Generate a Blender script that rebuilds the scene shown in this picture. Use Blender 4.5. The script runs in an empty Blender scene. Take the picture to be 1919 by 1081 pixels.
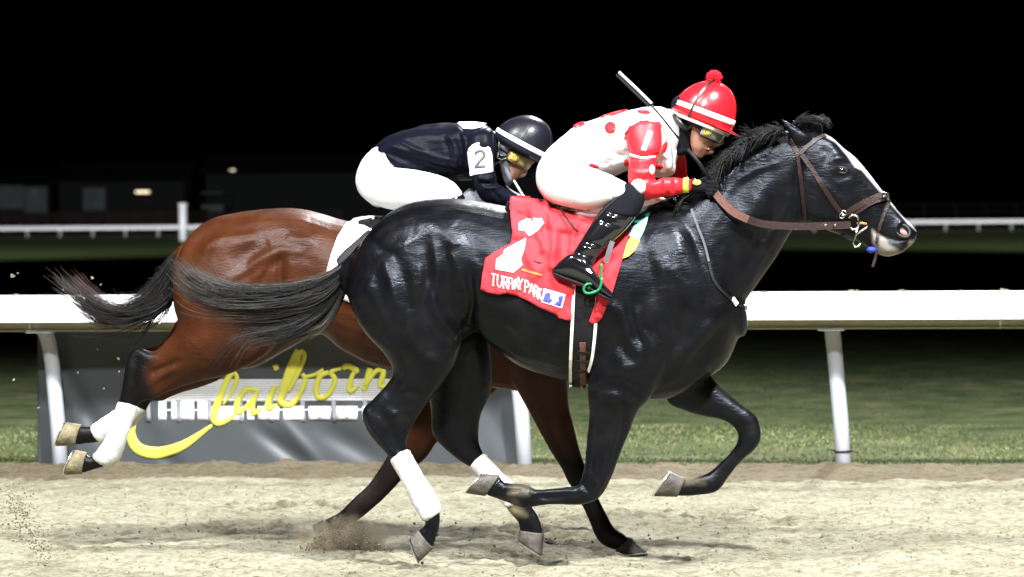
import bpy, bmesh, math, random
import numpy as np
from mathutils import Vector, Matrix, noise as mnoise
from mathutils.bvhtree import BVHTree

R = random.Random(7)
NR = np.random.RandomState(11)
SC = bpy.context.scene
COL = SC.collection

# ------------------------------------------------------------------ camera
FPX, CX, CY, HZ, CAMH = 6270.0, 959.5, 540.5, 400.0, 1.584
CAM = Vector((0, 0, CAMH))
PITCH = math.atan((CY - HZ) / FPX)
ROLL = math.radians(0.42)
fw = Vector((0, math.cos(PITCH), -math.sin(PITCH)))
r0 = Vector((1, 0, 0)); u0 = r0.cross(fw)
rt = r0 * math.cos(ROLL) - u0 * math.sin(ROLL)
up = rt.cross(fw)
cd = bpy.data.cameras.new('camera'); cam = bpy.data.objects.new('camera', cd); COL.objects.link(cam)
cam.matrix_world = Matrix(((rt.x, up.x, -fw.x, CAM.x), (rt.y, up.y, -fw.y, CAM.y), (rt.z, up.z, -fw.z, CAM.z), (0, 0, 0, 1)))
cd.sensor_width = 36.0; cd.lens = 36.0 * FPX / 1919.0
cd.clip_start = 0.5; cd.clip_end = 6000
cd.dof.use_dof = True; cd.dof.focus_distance = 14.9; cd.dof.aperture_fstop = 4.0
SC.camera = cam

# ------------------------------------------------------------------ night sky + floodlights of the course
W = bpy.data.worlds.new('World'); SC.world = W; W.use_nodes = True
wn = W.node_tree; bg = wn.nodes['Background']
sky = wn.nodes.new('ShaderNodeTexSky'); sky.sky_type = 'NISHITA'; sky.sun_disc = False
sky.sun_elevation = math.radians(-9); sky.sun_rotation = math.radians(200)
wn.links.new(sky.outputs[0], bg.inputs[0]); bg.inputs[1].default_value = 0.05

def flood(loc, aim, watts, half_deg, blend, size, col=(0.97, 0.985, 1.0)):
    l = bpy.data.lights.new('floodlight', 'SPOT'); l.energy = watts; l.color = col
    l.spot_size = math.radians(2 * half_deg); l.spot_blend = blend; l.shadow_soft_size = size
    o = bpy.data.objects.new('floodlight', l); COL.objects.link(o)
    o.location = loc; d = Vector(aim) - Vector(loc)
    o.rotation_euler = d.to_track_quat('-Z', 'Y').to_euler()
    return o
# floodlight masts along the outside of the track, behind the camera
flood((15, -9, 34), (0.5, 15.6, 0.6), 225000, 16.5, 0.9, 1.7)
flood((-17, -8, 34), (-0.5, 15.6, 0.6), 135000, 16.5, 0.9, 1.7)
flood((-2, -26, 32), (0, 15.6, 0.6), 115000, 13, 0.9, 1.4)
# one mast of the infield, shining back over the horses
flood((9, 50, 27), (0.3, 15.2, 0.8), 120000, 9, 0.8, 1.2)
# masts of the far side, lighting the far turf and rail
flood((-45, 78, 15), (-25, 200, 0), 800000, 25, 1.0, 1.0)
flood((45, 78, 15), (30, 200, 0), 800000, 25, 1.0, 1.0)

SC.view_settings.view_transform = 'Standard'; SC.view_settings.look = 'None'
SC.view_settings.exposure = 0.0; SC.view_settings.gamma = 1.0
SC.cycles.use_denoising = True
SC.cycles.max_bounces = 6; SC.cycles.caustics_reflective = False; SC.cycles.caustics_refractive = False

# ------------------------------------------------------------------ helpers: frames
def ray(px, py):
    return (fw + rt * ((px - CX) / FPX) + up * ((CY - py) / FPX)).normalized()
class Frame:
    """a vertical plane in the place; d = metres behind it, seen from the track side"""
    def __init__(s, x0, y0, slope):
        a = math.atan(slope); s.P = Vector((x0, y0, 0)); s.e = Vector((math.cos(a), math.sin(a), 0)); s.n = Vector((-math.sin(a), math.cos(a), 0))
        s.m = 418.0 * 15 / y0
    def at(s, px, py, d=0.0):
        v = ray(px, py); t = ((s.P - CAM).dot(s.n) + d) / v.dot(s.n)
        return CAM + v * t
NEAR = Frame(0, 15.0, -0.10)
FAR = Frame(0, 15.78, -0.10)
def ground_at(px, py, z=0.0):
    v = ray(px, py); return CAM + v * ((z - CAMH) / v.z)
def project(V):
    D = V - np.array(CAM)
    z = D @ np.array(fw); x = D @ np.array(rt); y = D @ np.array(up)
    return np.stack([CX + FPX * x / z, CY - FPX * y / z], 1)

# ------------------------------------------------------------------ helpers: materials
def srgb(r, g, b):
    f = lambda c: (c / 255 / 12.92) if c / 255 <= 0.04045 else ((c / 255 + 0.055) / 1.055) ** 2.4
    return (f(r), f(g), f(b))
def mat(name, col, rough=0.6, spec=0.5, var=0.15, vscale=8.0, bump=0.0, bscale=60.0, metal=0.0, coat=0.0, sheen=0.0, attr=None, bstretch=None, rvar=0.0):
    m = bpy.data.materials.new(name); m.use_nodes = True; nt = m.node_tree; b = nt.nodes['Principled BSDF']
    b.inputs['Roughness'].default_value = rough; b.inputs['Specular IOR Level'].default_value = spec
    b.inputs['Metallic'].default_value = metal; b.inputs['Coat Weight'].default_value = coat; b.inputs['Coat Roughness'].default_value = 0.08
    b.inputs['Sheen Weight'].default_value = sheen
    tc = nt.nodes.new('ShaderNodeTexCoord')
    nz = nt.nodes.new('ShaderNodeTexNoise'); nz.inputs['Scale'].default_value = vscale; nz.inputs['Detail'].default_value = 5
    nt.links.new(tc.outputs['Object'], nz.inputs['Vector'])
    mr = nt.nodes.new('ShaderNodeMapRange'); mr.inputs['From Min'].default_value = 0.25; mr.inputs['From Max'].default_value = 0.75
    mr.inputs['To Min'].default_value = 1 - var; mr.inputs['To Max'].default_value = 1 + var
    nt.links.new(nz.outputs['Fac'], mr.inputs['Value'])
    mx = nt.nodes.new('ShaderNodeMix'); mx.data_type = 'RGBA'; mx.blend_type = 'MULTIPLY'; mx.inputs['Factor'].default_value = 1.0
    if attr:
        at = nt.nodes.new('ShaderNodeAttribute'); at.attribute_name = attr; nt.links.new(at.outputs['Color'], mx.inputs['A'])
    else:
        mx.inputs['A'].default_value = (*col, 1)
    nt.links.new(mr.outputs[0], mx.inputs['B']); nt.links.new(mx.outputs['Result'], b.inputs['Base Color'])
    if rvar:
        r2 = nt.nodes.new('ShaderNodeMapRange'); r2.inputs['From Min'].default_value = 0.3; r2.inputs['From Max'].default_value = 0.7
        r2.inputs['To Min'].default_value = rough - rvar; r2.inputs['To Max'].default_value = rough + rvar
        nt.links.new(nz.outputs['Fac'], r2.inputs['Value']); nt.links.new(r2.outputs[0], b.inputs['Roughness'])
    if bump:
        n2 = nt.nodes.new('ShaderNodeTexNoise'); n2.inputs['Scale'].default_value = bscale; n2.inputs['Detail'].default_value = 4
        if bstretch:
            mp = nt.nodes.new('ShaderNodeMapping'); mp.inputs['Scale'].default_value = bstretch
            nt.links.new(tc.outputs['Object'], mp.inputs['Vector']); nt.links.new(mp.outputs[0], n2.inputs['Vector'])
        else:
            nt.links.new(tc.outputs['Object'], n2.inputs['Vector'])
        bp = nt.nodes.new('ShaderNodeBump'); bp.inputs['Strength'].default_value = bump; bp.inputs['Distance'].default_value = 0.01
        nt.links.new(n2.outputs['Fac'], bp.inputs['Height']); nt.links.new(bp.outputs[0], b.inputs['Normal'])
    return m
def emit(name, col, s):
    m = bpy.data.materials.new(name); m.use_nodes = True; b = m.node_tree.nodes['Principled BSDF']
    b.inputs['Base Color'].default_value = (*col, 1); b.inputs['Emission Color'].default_value = (*col, 1); b.inputs['Emission Strength'].default_value = s
    return m
M = {}
M['coat_black'] = mat('black_coat', (.02, .02, .02), .33, .20, .35, 9, .20, 110, attr='Col', bstretch=(.3, 1, 1), rvar=.07)
M['coat_black'].node_tree.nodes['Principled BSDF'].inputs['Specular Tint'].default_value = (.80, .86, 1, 1)
M['coat_bay'] = mat('bay_coat', (.1, .03, .01), .42, .15, .3, 7, .23, 110, attr='Col', bstretch=(.3, 1, 1), rvar=.07)
M['hair'] = mat('horse_hair', (.01, .01, .01), .5, .25, .2, 5, attr='Col')
M['hoof'] = mat('hoof_horn', (.070, .062, .050), .6, .4, .55, 28, .4, 90)
M['hoof_dirty'] = mat('sandy_hoof_horn', (.15, .125, .075), .75, .3, .6, 22, .5, 80)
M['shoe'] = mat('aluminium_shoe', (.6, .6, .6), .35, .5, .1, metal=1)
M['wrap'] = mat('white_bandage', (.56, .555, .53), .85, .2, .22, 16, .5, 140)
M['eye'] = mat('horse_eye', (.01, .006, .004), .05, .6, 0)
M['lid'] = mat('eye_lid', (.012, .012, .013), .5, .4, .1)
M['nostril'] = mat('nostril_lining', (.42, .12, .11), .55, .4, .3, 60)
M['leather_brown'] = mat('brown_leather', (.022, .010, .009), .42, .35, .3, 40, .3, 200)
M['rein_rubber'] = mat('tan_rubber_grip', (.11, .045, .033), .6, .3, .2, 60, .4, 300)
M['leather_black'] = mat('black_leather', (.006, .006, .008), .5, .25, .2, 30, .2, 200)
M['steel'] = mat('bright_steel', (.75, .75, .75), .22, .5, .05, metal=1)
M['cloth_red'] = mat('red_saddle_cloth', (.56, .032, .042), .75, .25, .08, 12, .25, 220)
M['white_print'] = mat('white_print', (.8, .8, .8), .7, .25, .04)
M['blue_print'] = mat('blue_print', (.06, .06, .42), .7, .25, .1)
M['black_print'] = mat('black_print', (.012, .012, .014), .7, .25, .1)
M['orange_print'] = mat('orange_print', (.75, .2, .05), .7, .25, .1)
M['cloth_white'] = mat('white_saddle_cloth', (.8, .8, .8), .8, .2, .04, 12, .25, 220)
M['trim_cream'] = mat('cream_trim', (.72, .70, .62), .7, .3, .1)
M['teal'] = mat('dark_green_cloth', (.01, .13, .09), .7, .3, .1)
M['aqua'] = mat('aqua_cloth', (.28, .62, .55), .7, .3, .1)
M['lime'] = mat('lime_cloth', (.50, .56, .08), .7, .3, .1)
M['silk_white'] = mat('white_silk', (.72, .72, .72), .5, .3, .04, 10, .5, 22, bstretch=(1, 1, .5))
M['silk_red'] = mat('red_silk', (.72, .02, .03), .42, .35, .08, 10, .5, 22, bstretch=(1, 1, .5))
M['silk_black'] = mat('black_silk', (.0045, .0048, .0095), .40, .05, .15, 10, .6, 18, bstretch=(.6, 1, 1.2))
M['breeches'] = mat('white_breeches', (.72, .72, .72), .6, .3, .03, 10, .12, 60)
M['boot'] = mat('patent_boot', (.006, .006, .008), .12, .6, .1, 10, .1, 18, coat=.6)
M['helmet_red'] = mat('red_satin_cap', (.66, .012, .02), .24, .6, .08, 10, .08, 30)
M['helmet_black'] = mat('black_satin_cap', (.008, .008, .013), .34, .3, .1, 10, .12, 30)
M['yarn_red'] = mat('red_yarn', (.62, .015, .03), .9, .2, .3, 60)
M['bala_black'] = mat('black_fleece', (.006, .006, .009), .85, .1, .2, 30, .3, 160)
M['bala_grey'] = mat('grey_fleece', (.22, .23, .26), .85, .2, .1, 30, .3, 160)
M['skin'] = mat('skin', (.50, .26, .18), .5, .4, .10, 20, .15, 120)
M['lip'] = mat('lips', (.40, .13, .11), .4, .4, .1)
M['teeth'] = mat('teeth', (.75, .72, .64), .3, .5, .05)
M['goggle_black'] = mat('goggle_frame', (.012, .012, .012), .35, .5, .1)
M['goggle_amber'] = mat('amber_goggle_frame', (.22, .07, .015), .25, .6, .2)
M['lens'] = mat('grey_lens', (.30, .30, .26), .06, .7, .2, 30)
M['lens_yellow'] = mat('yellow_lens', (.50, .42, .16), .08, .7, .2, 30)
M['yellow'] = mat('yellow_plastic', (.62, .52, .10), .35, .5, .15, 60)
M['wristband'] = mat('lime_band', (.45, .75, .06), .6, .3, .05)
M['green'] = mat('green_stirrup', (.008, .20, .06), .3, .5, .1)
M['tape_white'] = mat('white_tape', (.75, .78, .8), .4, .4, .05)
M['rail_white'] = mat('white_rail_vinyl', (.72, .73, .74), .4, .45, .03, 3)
M['beam_shade'] = mat('beam_shade_tone', (.42, .40, .28), .5, .3, .08, 5)  # cover's shade and the sand's yellowish bounce are put into the beam colour
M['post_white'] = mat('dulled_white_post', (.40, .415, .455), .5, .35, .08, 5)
M['rail_grey'] = mat('grey_post_paint', (.42, .43, .42), .5, .4, .1, 6)
M['banner'] = mat('grey_vinyl_banner', (.047, .052, .056), .42, .35, .10, 2.0, .1, 8)
M['ban_yellow'] = mat('yellow_print', (.64, .61, .075), .5, .35, .03)
M['ban_white'] = mat('banner_white_print', (.66, .66, .68), .5, .35, .04)
M['ban_grey'] = mat('banner_grey_print', (.22, .23, .25), .5, .35, .04)
M['num_grey'] = mat('grey_numeral', (.075, .075, .085), .6, .3, .05)
M['strap_grey'] = mat('grey_webbing', (.09, .09, .10), .6, .3, .1)
M['blue_tie'] = mat('blue_tongue_tie', (.03, .05, .45), .7, .3, .1)

# ------------------------------------------------------------------ helpers: meshes
def link(name, V, F, m, parent=None, smooth=True, mats=None, fm=None):
    me = bpy.data.meshes.new(name)
    me.from_pydata([tuple(v) for v in V], [], [tuple(f) for f in F])
    for x in (mats or [m]): me.materials.append(x)
    if fm is not None: me.polygons.foreach_set('material_index', np.array(fm, dtype=np.int32))
    if smooth: me.polygons.foreach_set('use_smooth', np.ones(len(me.polygons), dtype=bool))
    me.update()
    o = bpy.data.objects.new(name, me); COL.objects.link(o)
    if parent is not None:
        o.parent = parent; me.transform(Matrix.Translation(-parent.matrix_world_loc if hasattr(parent, 'matrix_world_loc') else -root_loc(parent)))
    return o
def root_loc(o):
    l = Vector(o.location)
    while o.parent is not None:
        o = o.parent; l = l + Vector(o.location)
    return l
def tag(o, label, cat, group=None, kind=None):
    o['label'] = label; o['category'] = cat
    if group: o['group'] = group
    if kind: o['kind'] = kind
    return o
def thing(name, loc, label, cat, group=None):
    o = bpy.data.objects.new(name, None); COL.objects.link(o); o.location = loc; o.empty_display_size = .1
    return tag(o, label, cat, group)
def struct(o, kind='structure'):
    o['kind'] = kind; return o

class MB:
    def __init__(s): s.V = []; s.F = []
    def add(s, V, F):
        k = len(s.V); s.V += [Vector(v) for v in V]; s.F += [tuple(i + k for i in f) for f in F]; return s
    def box(s, c, sx, sy, sz, e=None, n=None):
        e = e or Vector((1, 0, 0)); n = n or Vector((0, 1, 0)); u = Vector((0, 0, 1)); c = Vector(c); V = []
        for i in (-1, 1):
            for j in (-1, 1):
                for k in (-1, 1): V.append(c + e * i * sx / 2 + n * j * sy / 2 + u * k * sz / 2)
        s.add(V, [(0, 1, 3, 2), (4, 6, 7, 5), (0, 4, 5, 1), (2, 3, 7, 6), (0, 2, 6, 4), (1, 5, 7, 3)]); return s
    def tube(s, P, rad, k=8, closed=False):
        P = [Vector(p) for p in P]; n = len(P)
        if not hasattr(rad, '__len__'): rad = [rad] * n
        V = []; F = []; ref = None
        for i in range(n):
            if closed: t = (P[(i + 1) % n] - P[i - 1])
            else: t = (P[min(i + 1, n - 1)] - P[max(i - 1, 0)])
            t.normalize()
            if ref is None: ref = t.orthogonal()
            ref = (ref - t * ref.dot(t)).normalized(); b = t.cross(ref)
            for j in range(k):
                a = 2 * math.pi * j / k; V.append(P[i] + (ref * math.cos(a) + b * math.sin(a)) * rad[i])
        for i in range(n if closed else n - 1):
            for j in range(k): F.append((i * k + j, i * k + (j + 1) % k, ((i + 1) % n) * k + (j + 1) % k, ((i + 1) % n) * k + j))
        if not closed: F.append(tuple(range(k))[::-1]); F.append(tuple(range((n - 1) * k, n * k)))
        s.add(V, F); return s
    def ball(s, c, rx, ry=None, rz=None, ax=None, k=14):
        ry = ry or rx; rz = rz or rx; ax = ax or (Vector((1, 0, 0)), Vector((0, 1, 0)), Vector((0, 0, 1))); c = Vector(c); V = []; F = []
        m = k // 2 + 1
        for i in range(1, m):
            th = math.pi * i / m
            for j in range(k):
                ph = 2 * math.pi * j / k
                V.append(c + ax[0] * rx * math.sin(th) * math.cos(ph) + ax[1] * ry * math.sin(th) * math.sin(ph) + ax[2] * rz * math.cos(th))
        for i in range(m - 2):
            for j in range(k): F.append((i * k + j, (i + 1) * k + j, (i + 1) * k + (j + 1) % k, i * k + (j + 1) % k))
        a = len(V); V.append(c + ax[2] * rz); V.append(c - ax[2] * rz)
        for j in range(k):
            F.append((a, j, (j + 1) % k)); b0 = (m - 2) * k; F.append((a + 1, b0 + (j + 1) % k, b0 + j))
        s.add(V, F); return s
    def build(s, name, m, parent=None, smooth=True): return link(name, s.V, s.F, m, parent, smooth)

def catmull(P, k):
    P = [np.array(p, float) for p in P]; out = []; n = len(P)
    for i in range(n - 1):
        p0 = P[max(i - 1, 0)]; p1 = P[i]; p2 = P[i + 1]; p3 = P[min(i + 2, n - 1)]
        for j in range(k):
            t = j / k
            out.append(.5 * ((2 * p1) + (-p0 + p2) * t + (2 * p0 - 5 * p1 + 4 * p2 - p3) * t * t + (-p0 + 3 * p1 - 3 * p2 + p3) * t ** 3))
    out.append(P[-1]); return out
def loft(fr, S, k=22, sub=4, ex=2.0, grow=0.0, flat0=False, flat1=False):
    """S: stations (edge point, edge point, half thickness, depth). Closed tube."""
    S = [tuple(list(s) + [0.0] * (6 - len(s))) for s in S]
    Q = catmull(S, sub); V = []; F = []
    rings = []
    for q in Q:
        p1 = fr.at(q[0], q[1], q[5]); p2 = fr.at(q[2], q[3], q[5]); w = max(q[4], .003) + grow
        c = (p1 + p2) / 2; a = (p1 - p2) / 2; al = a.length
        if grow: a = a * ((al + grow) / max(al, 1e-5))
        rings.append((c, a, fr.n * w))
    def capring(r, rn, sgn):
        c, a, b = r; t = (c - rn[0]); L = t.length
        t = t / L if L > 1e-6 else Vector((0, 0, 0)); h = min(a.length, b.length)
        return [(c + t * h * .32, a * .82, b * .82), (c + t * h * .52, a * .45, b * .45)]
    if not flat0: rings = capring(rings[0], rings[1], 1)[::-1] + rings
    if not flat1: rings = rings + capring(rings[-1], rings[-2], 1)
    e = 2.0 / ex
    for c, a, b in rings:
        for j in range(k):
            th = 2 * math.pi * j / k; cs, sn = math.cos(th), math.sin(th)
            V.append(c + a * math.copysign(abs(cs) ** e, cs) + b * math.copysign(abs(sn) ** e, sn))
    n = len(rings)
    for i in range(n - 1):
        for j in range(k): F.append((i * k + j, i * k + (j + 1) % k, (i + 1) * k + (j + 1) % k, (i + 1) * k + j))
    F.append(tuple(range(k))[::-1]); F.append(tuple(range((n - 1) * k, n * k)))
    return V, F

def np_mesh(me):
    n = len(me.vertices); V = np.empty(n * 3); me.vertices.foreach_get('co', V); V = V.reshape(-1, 3)
    E = np.empty(len(me.edges) * 2, dtype=np.int64); me.edges.foreach_get('vertices', E); E = E.reshape(-1, 2)
    return V, E
def smooth_np(V, E, it, lam=.5, mu=-.52):
    n = len(V); deg = np.bincount(E.ravel(), minlength=n).astype(float)[:, None]; deg[deg == 0] = 1
    def lap(V):
        A = np.zeros_like(V)
        for c in range(3):
            A[:, c] = np.bincount(E[:, 0], V[E[:, 1], c], n) + np.bincount(E[:, 1], V[E[:, 0], c], n)
        return A / deg - V
    for _ in range(it):
        V = V + lam * lap(V)
        if mu: V = V + mu * lap(V)
    return V
def fuse(parts, voxel, it=6, shrink_it=1):
    """one continuous skin over a set of closed lofts"""
    mb = MB()
    for V, F in parts: mb.add(V, F)
    me = bpy.data.meshes.new('fuse'); me.from_pydata([tuple(v) for v in mb.V], [], mb.F)
    bm = bmesh.new(); bm.from_mesh(me); bmesh.ops.recalc_face_normals(bm, faces=bm.faces); bm.to_mesh(me); bm.free()
    o = bpy.data.objects.new('fuse', me); COL.objects.link(o)
    md = o.modifiers.new('r', 'REMESH'); md.mode = 'VOXEL'; md.voxel_size = voxel
    dg = bpy.context.evaluated_depsgraph_get(); m2 = bpy.data.meshes.new_from_object(o.evaluated_get(dg))
    bpy.data.objects.remove(o); bpy.data.meshes.remove(me)
    V, E = np_mesh(m2); V = smooth_np(V, E, shrink_it, .5, 0); V = smooth_np(V, E, it)
    m2.vertices.foreach_set('co', V.ravel()); m2.update()
    return m2
def normals(me):
    me.update(); n = np.empty(len(me.vertices) * 3); me.vertices.foreach_get('vector', n) if False else me.vertex_normals.foreach_get('vector', n)
    return n.reshape(-1, 3)
def seg_dist(P, poly):
    """distance of points to a polyline (2-D)"""
    best = np.full(len(P), 1e9); par = np.zeros(len(P)); n = len(poly) - 1
    for i in range(n):
        a = np.array(poly[i], float); b = np.array(poly[i + 1], float); ab = b - a
        t = np.clip(((P - a) @ ab) / (ab @ ab + 1e-9), 0, 1); d = np.linalg.norm(P - (a + t[:, None] * ab), axis=1)
        k = d < best; best[k] = d[k]; par[k] = (i + t[k]) / n
    return best, par
def in_poly(P, poly):
    x, y = P[:, 0], P[:, 1]; c = np.zeros(len(P), bool); n = len(poly); j = n - 1
    for i in range(n):
        xi, yi = poly[i]; xj, yj = poly[j]
        k = ((yi > y) != (yj > y)) & (x < (xj - xi) * (y - yi) / (yj - yi + 1e-12) + xi); c ^= k; j = i
    return c
def poly_mask(P, poly, soft):
    d, _ = seg_dist(P, list(poly) + [poly[0]]); ins = in_poly(P, poly)
    return np.clip(.5 + np.where(ins, d, -d) / (2 * soft), 0, 1)
def carve(me, fr, strokes, dmax=.06, gain=1.0, sm=1):
    """raise or sink muscle lines: (points, radius, height mm)"""
    V, E = np_mesh(me); N = normals(me); P = project(V); D = V - np.array(CAM); D /= np.linalg.norm(D, axis=1)[:, None]
    face = np.clip(-(N * D).sum(1) * 3, 0, 1); dep = (V - np.array(fr.P)) @ np.array(fr.n); face = face * (dep < dmax)
    disp = np.zeros(len(V))
    for poly, rad, mm in strokes:
        if len(poly) > 2: poly = [tuple(q) for q in catmull(poly, 4)]
        d, t = seg_dist(P, poly); env = np.sin(np.clip(t, 0, 1) * math.pi) ** .5 if len(poly) > 2 else 1
        disp += gain * mm * .001 * np.exp(-(d / rad) ** 2) * (.25 + .75 * env)
    V = V + N * (disp * face)[:, None]; V = smooth_np(V, E, sm, .4, 0)
    me.vertices.foreach_set('co', V.ravel()); me.update()
def wrinkle_me(me, amp, sc, stretch=(1, 1, 1)):
    N = normals(me)
    V, E = np_mesh(me); st_ = np.array(stretch)
    d = np.array([mnoise.noise(Vector(v * st_) * sc) + .5 * mnoise.noise(Vector(v * st_) * sc * 2.3) for v in V]); V = V + N * (d * amp)[:, None]; me.vertices.foreach_set('co', V.ravel()); me.update()
def colour(me, C):
    a = me.color_attributes.new('Col', 'FLOAT_COLOR', 'POINT'); C4 = np.ones((len(C), 4)); C4[:, :3] = C; a.data.foreach_set('color', C4.ravel())
def finish(me, name, m, parent):
    me.name = name; me.materials.clear(); me.materials.append(m)
    me.polygons.foreach_set('use_smooth', np.ones(len(me.polygons), dtype=bool))
    me.transform(Matrix.Translation(-root_loc(parent))); o = bpy.data.objects.new(name, me); COL.objects.link(o); o.parent = parent
    return o
def bvh_of(*meshes):
    V = []; F = []
    for me in meshes:
        k = len(V)
        if isinstance(me, tuple): V += list(me[0]); F += [tuple(i + k for i in f) for f in me[1]]
        else: V += [v.co.copy() for v in me.vertices]; F += [tuple(i + k for i in p.vertices) for p in me.polygons]
    return BVHTree.FromPolygons(V, F)
def hit(bv, px, py, fr=None, d=0.0):
    v = ray(px, py); l, n, i, t = bv.ray_cast(CAM, v)
    if l is None:
        if fr is None: return None, None
        return fr.at(px, py, d), -v
    if n.dot(v) > 0: n = -n
    return l, n
class Strip:
    def __init__(s, L, R): s.L = L; s.R = R
def patch(name, polys, bv, fr, m, parent, off=.004, thick=.002, maxe=6.0, d=-.1, wrinkle=None, smooth=True):
    """lay flat shapes onto a surface, piece by piece, with a little thickness"""
    bm = bmesh.new()
    for layer, poly in enumerate(polys):
        if isinstance(poly, Strip):
            n = len(poly.L); vs = [bm.verts.new((p[0], p[1], layer * .3)) for p in poly.L + poly.R]
            for i in range(n - 1): bm.faces.new((vs[i], vs[i + 1], vs[n + i + 1], vs[n + i]))
            continue
        vs = [bm.verts.new((p[0], p[1], layer * .3)) for p in poly]
        es = [bm.edges.new((vs[i], vs[(i + 1) % len(vs)])) for i in range(len(vs))]
        bmesh.ops.triangle_fill(bm, use_beauty=True, use_dissolve=False, edges=es)
    for _ in range(8):
        L = [e for e in bm.edges if (e.verts[0].co - e.verts[1].co).length > maxe]
        if not L: break
        bmesh.ops.subdivide_edges(bm, edges=L, cuts=1); bmesh.ops.triangulate(bm, faces=bm.faces[:])
    bmesh.ops.triangulate(bm, faces=bm.faces[:])
    bm.verts.ensure_lookup_table(); V = []; depth = []
    for v in bm.verts:
        l, n = hit(bv, v.co.x, v.co.y)
        V.append((v.co.copy(), l, n))
    known = [(q[0].x, q[0].y, (q[1] - CAM).length) for q in V if q[1] is not None]; K = np.array(known) if known else None
    out = []
    for (q, l, n) in V:
        v = ray(q.x, q.y)
        if l is None:
            if K is not None:
                i = np.argmin((K[:, 0] - q.x) ** 2 + (K[:, 1] - q.y) ** 2); l = CAM + v * K[i, 2]
            else: l = fr.at(q.x, q.y, d)
            n = -v
        w = wrinkle(q.x, q.y) if wrinkle else 0
        nn = (n - v * 1.0).normalized()
        out.append(l + nn * (off + w) - v * (q.z * .0012))
    F = [[v.index for v in f.verts] for f in bm.faces]; bm.free()
    o = link(name, out, F, m, parent, smooth)
    # turn faces to the viewer side, then give thickness
    bm = bmesh.new(); bm.from_mesh(o.data); base = root_loc(parent) if parent else Vector()
    bmesh.ops.recalc_face_normals(bm, faces=bm.faces)
    for f in bm.faces:
        if f.normal.dot((f.calc_center_median() + base) - CAM) > 0: f.normal_flip()
    bm.to_mesh(o.data); bm.free()
    md = o.modifiers.new('thickness', 'SOLIDIFY'); md.thickness = thick; md.offset = -1
    return o
def ribbon_poly(P, w, k=3):
    """outline of a pen stroke through P with width(s) w"""
    if not hasattr(w, '__len__'): w = [w] * len(P)
    Q = catmull([(p[0], p[1], ww) for p, ww in zip(P, w)], k) if len(P) > 2 else [np.array((p[0], p[1], ww)) for p, ww in zip(P, w)]
    L = []; Rr = []
    for i, q in enumerate(Q):
        t = Q[min(i + 1, len(Q) - 1)][:2] - Q[max(i - 1, 0)][:2]; t = t / (np.linalg.norm(t) + 1e-9); n = np.array((-t[1], t[0]))
        L.append(tuple(q[:2] + n * q[2] / 2)); Rr.append(tuple(q[:2] - n * q[2] / 2))
    return Strip(L, Rr)
def strap(mb, bv, fr, P, width, thick=.004, off=.003, k=4, d=-.1):
    """leather strap following the surface under a traced line"""
    Q = catmull(P, k) if len(P) > 2 else [np.array(P[0], float) + (np.array(P[1], float) - np.array(P[0], float)) * t for t in np.linspace(0, 1, k * 3)]
    pts = [hit(bv, q[0], q[1], fr, d) for q in Q]; n = len(pts)
    pos = [p[0] for p in pts]; nor = [p[1] for p in pts]; V = []; F = []
    for _ in range(2): nor = [(nor[max(i - 1, 0)] + nor[i] * 2 + nor[min(i + 1, n - 1)]).normalized() for i in range(n)]
    for i in range(n):
        t = (pos[min(i + 1, n - 1)] - pos[max(i - 1, 0)]).normalized(); b = t.cross(nor[i]).normalized(); m = nor[i]
        for (a, c) in ((-1, 0), (-1, 1), (1, 1), (1, 0)): V.append(pos[i] + b * a * width / 2 + m * (off + c * thick - .002 * (c == 0)))
    for i in range(n - 1):
        for j in range(4): F.append((i * 4 + j, i * 4 + (j + 1) % 4, (i + 1) * 4 + (j + 1) % 4, (i + 1) * 4 + j))
    F.append((3, 2, 1, 0)); F.append(tuple(range(4 * n - 4, 4 * n))); mb.add(V, F)
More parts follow.
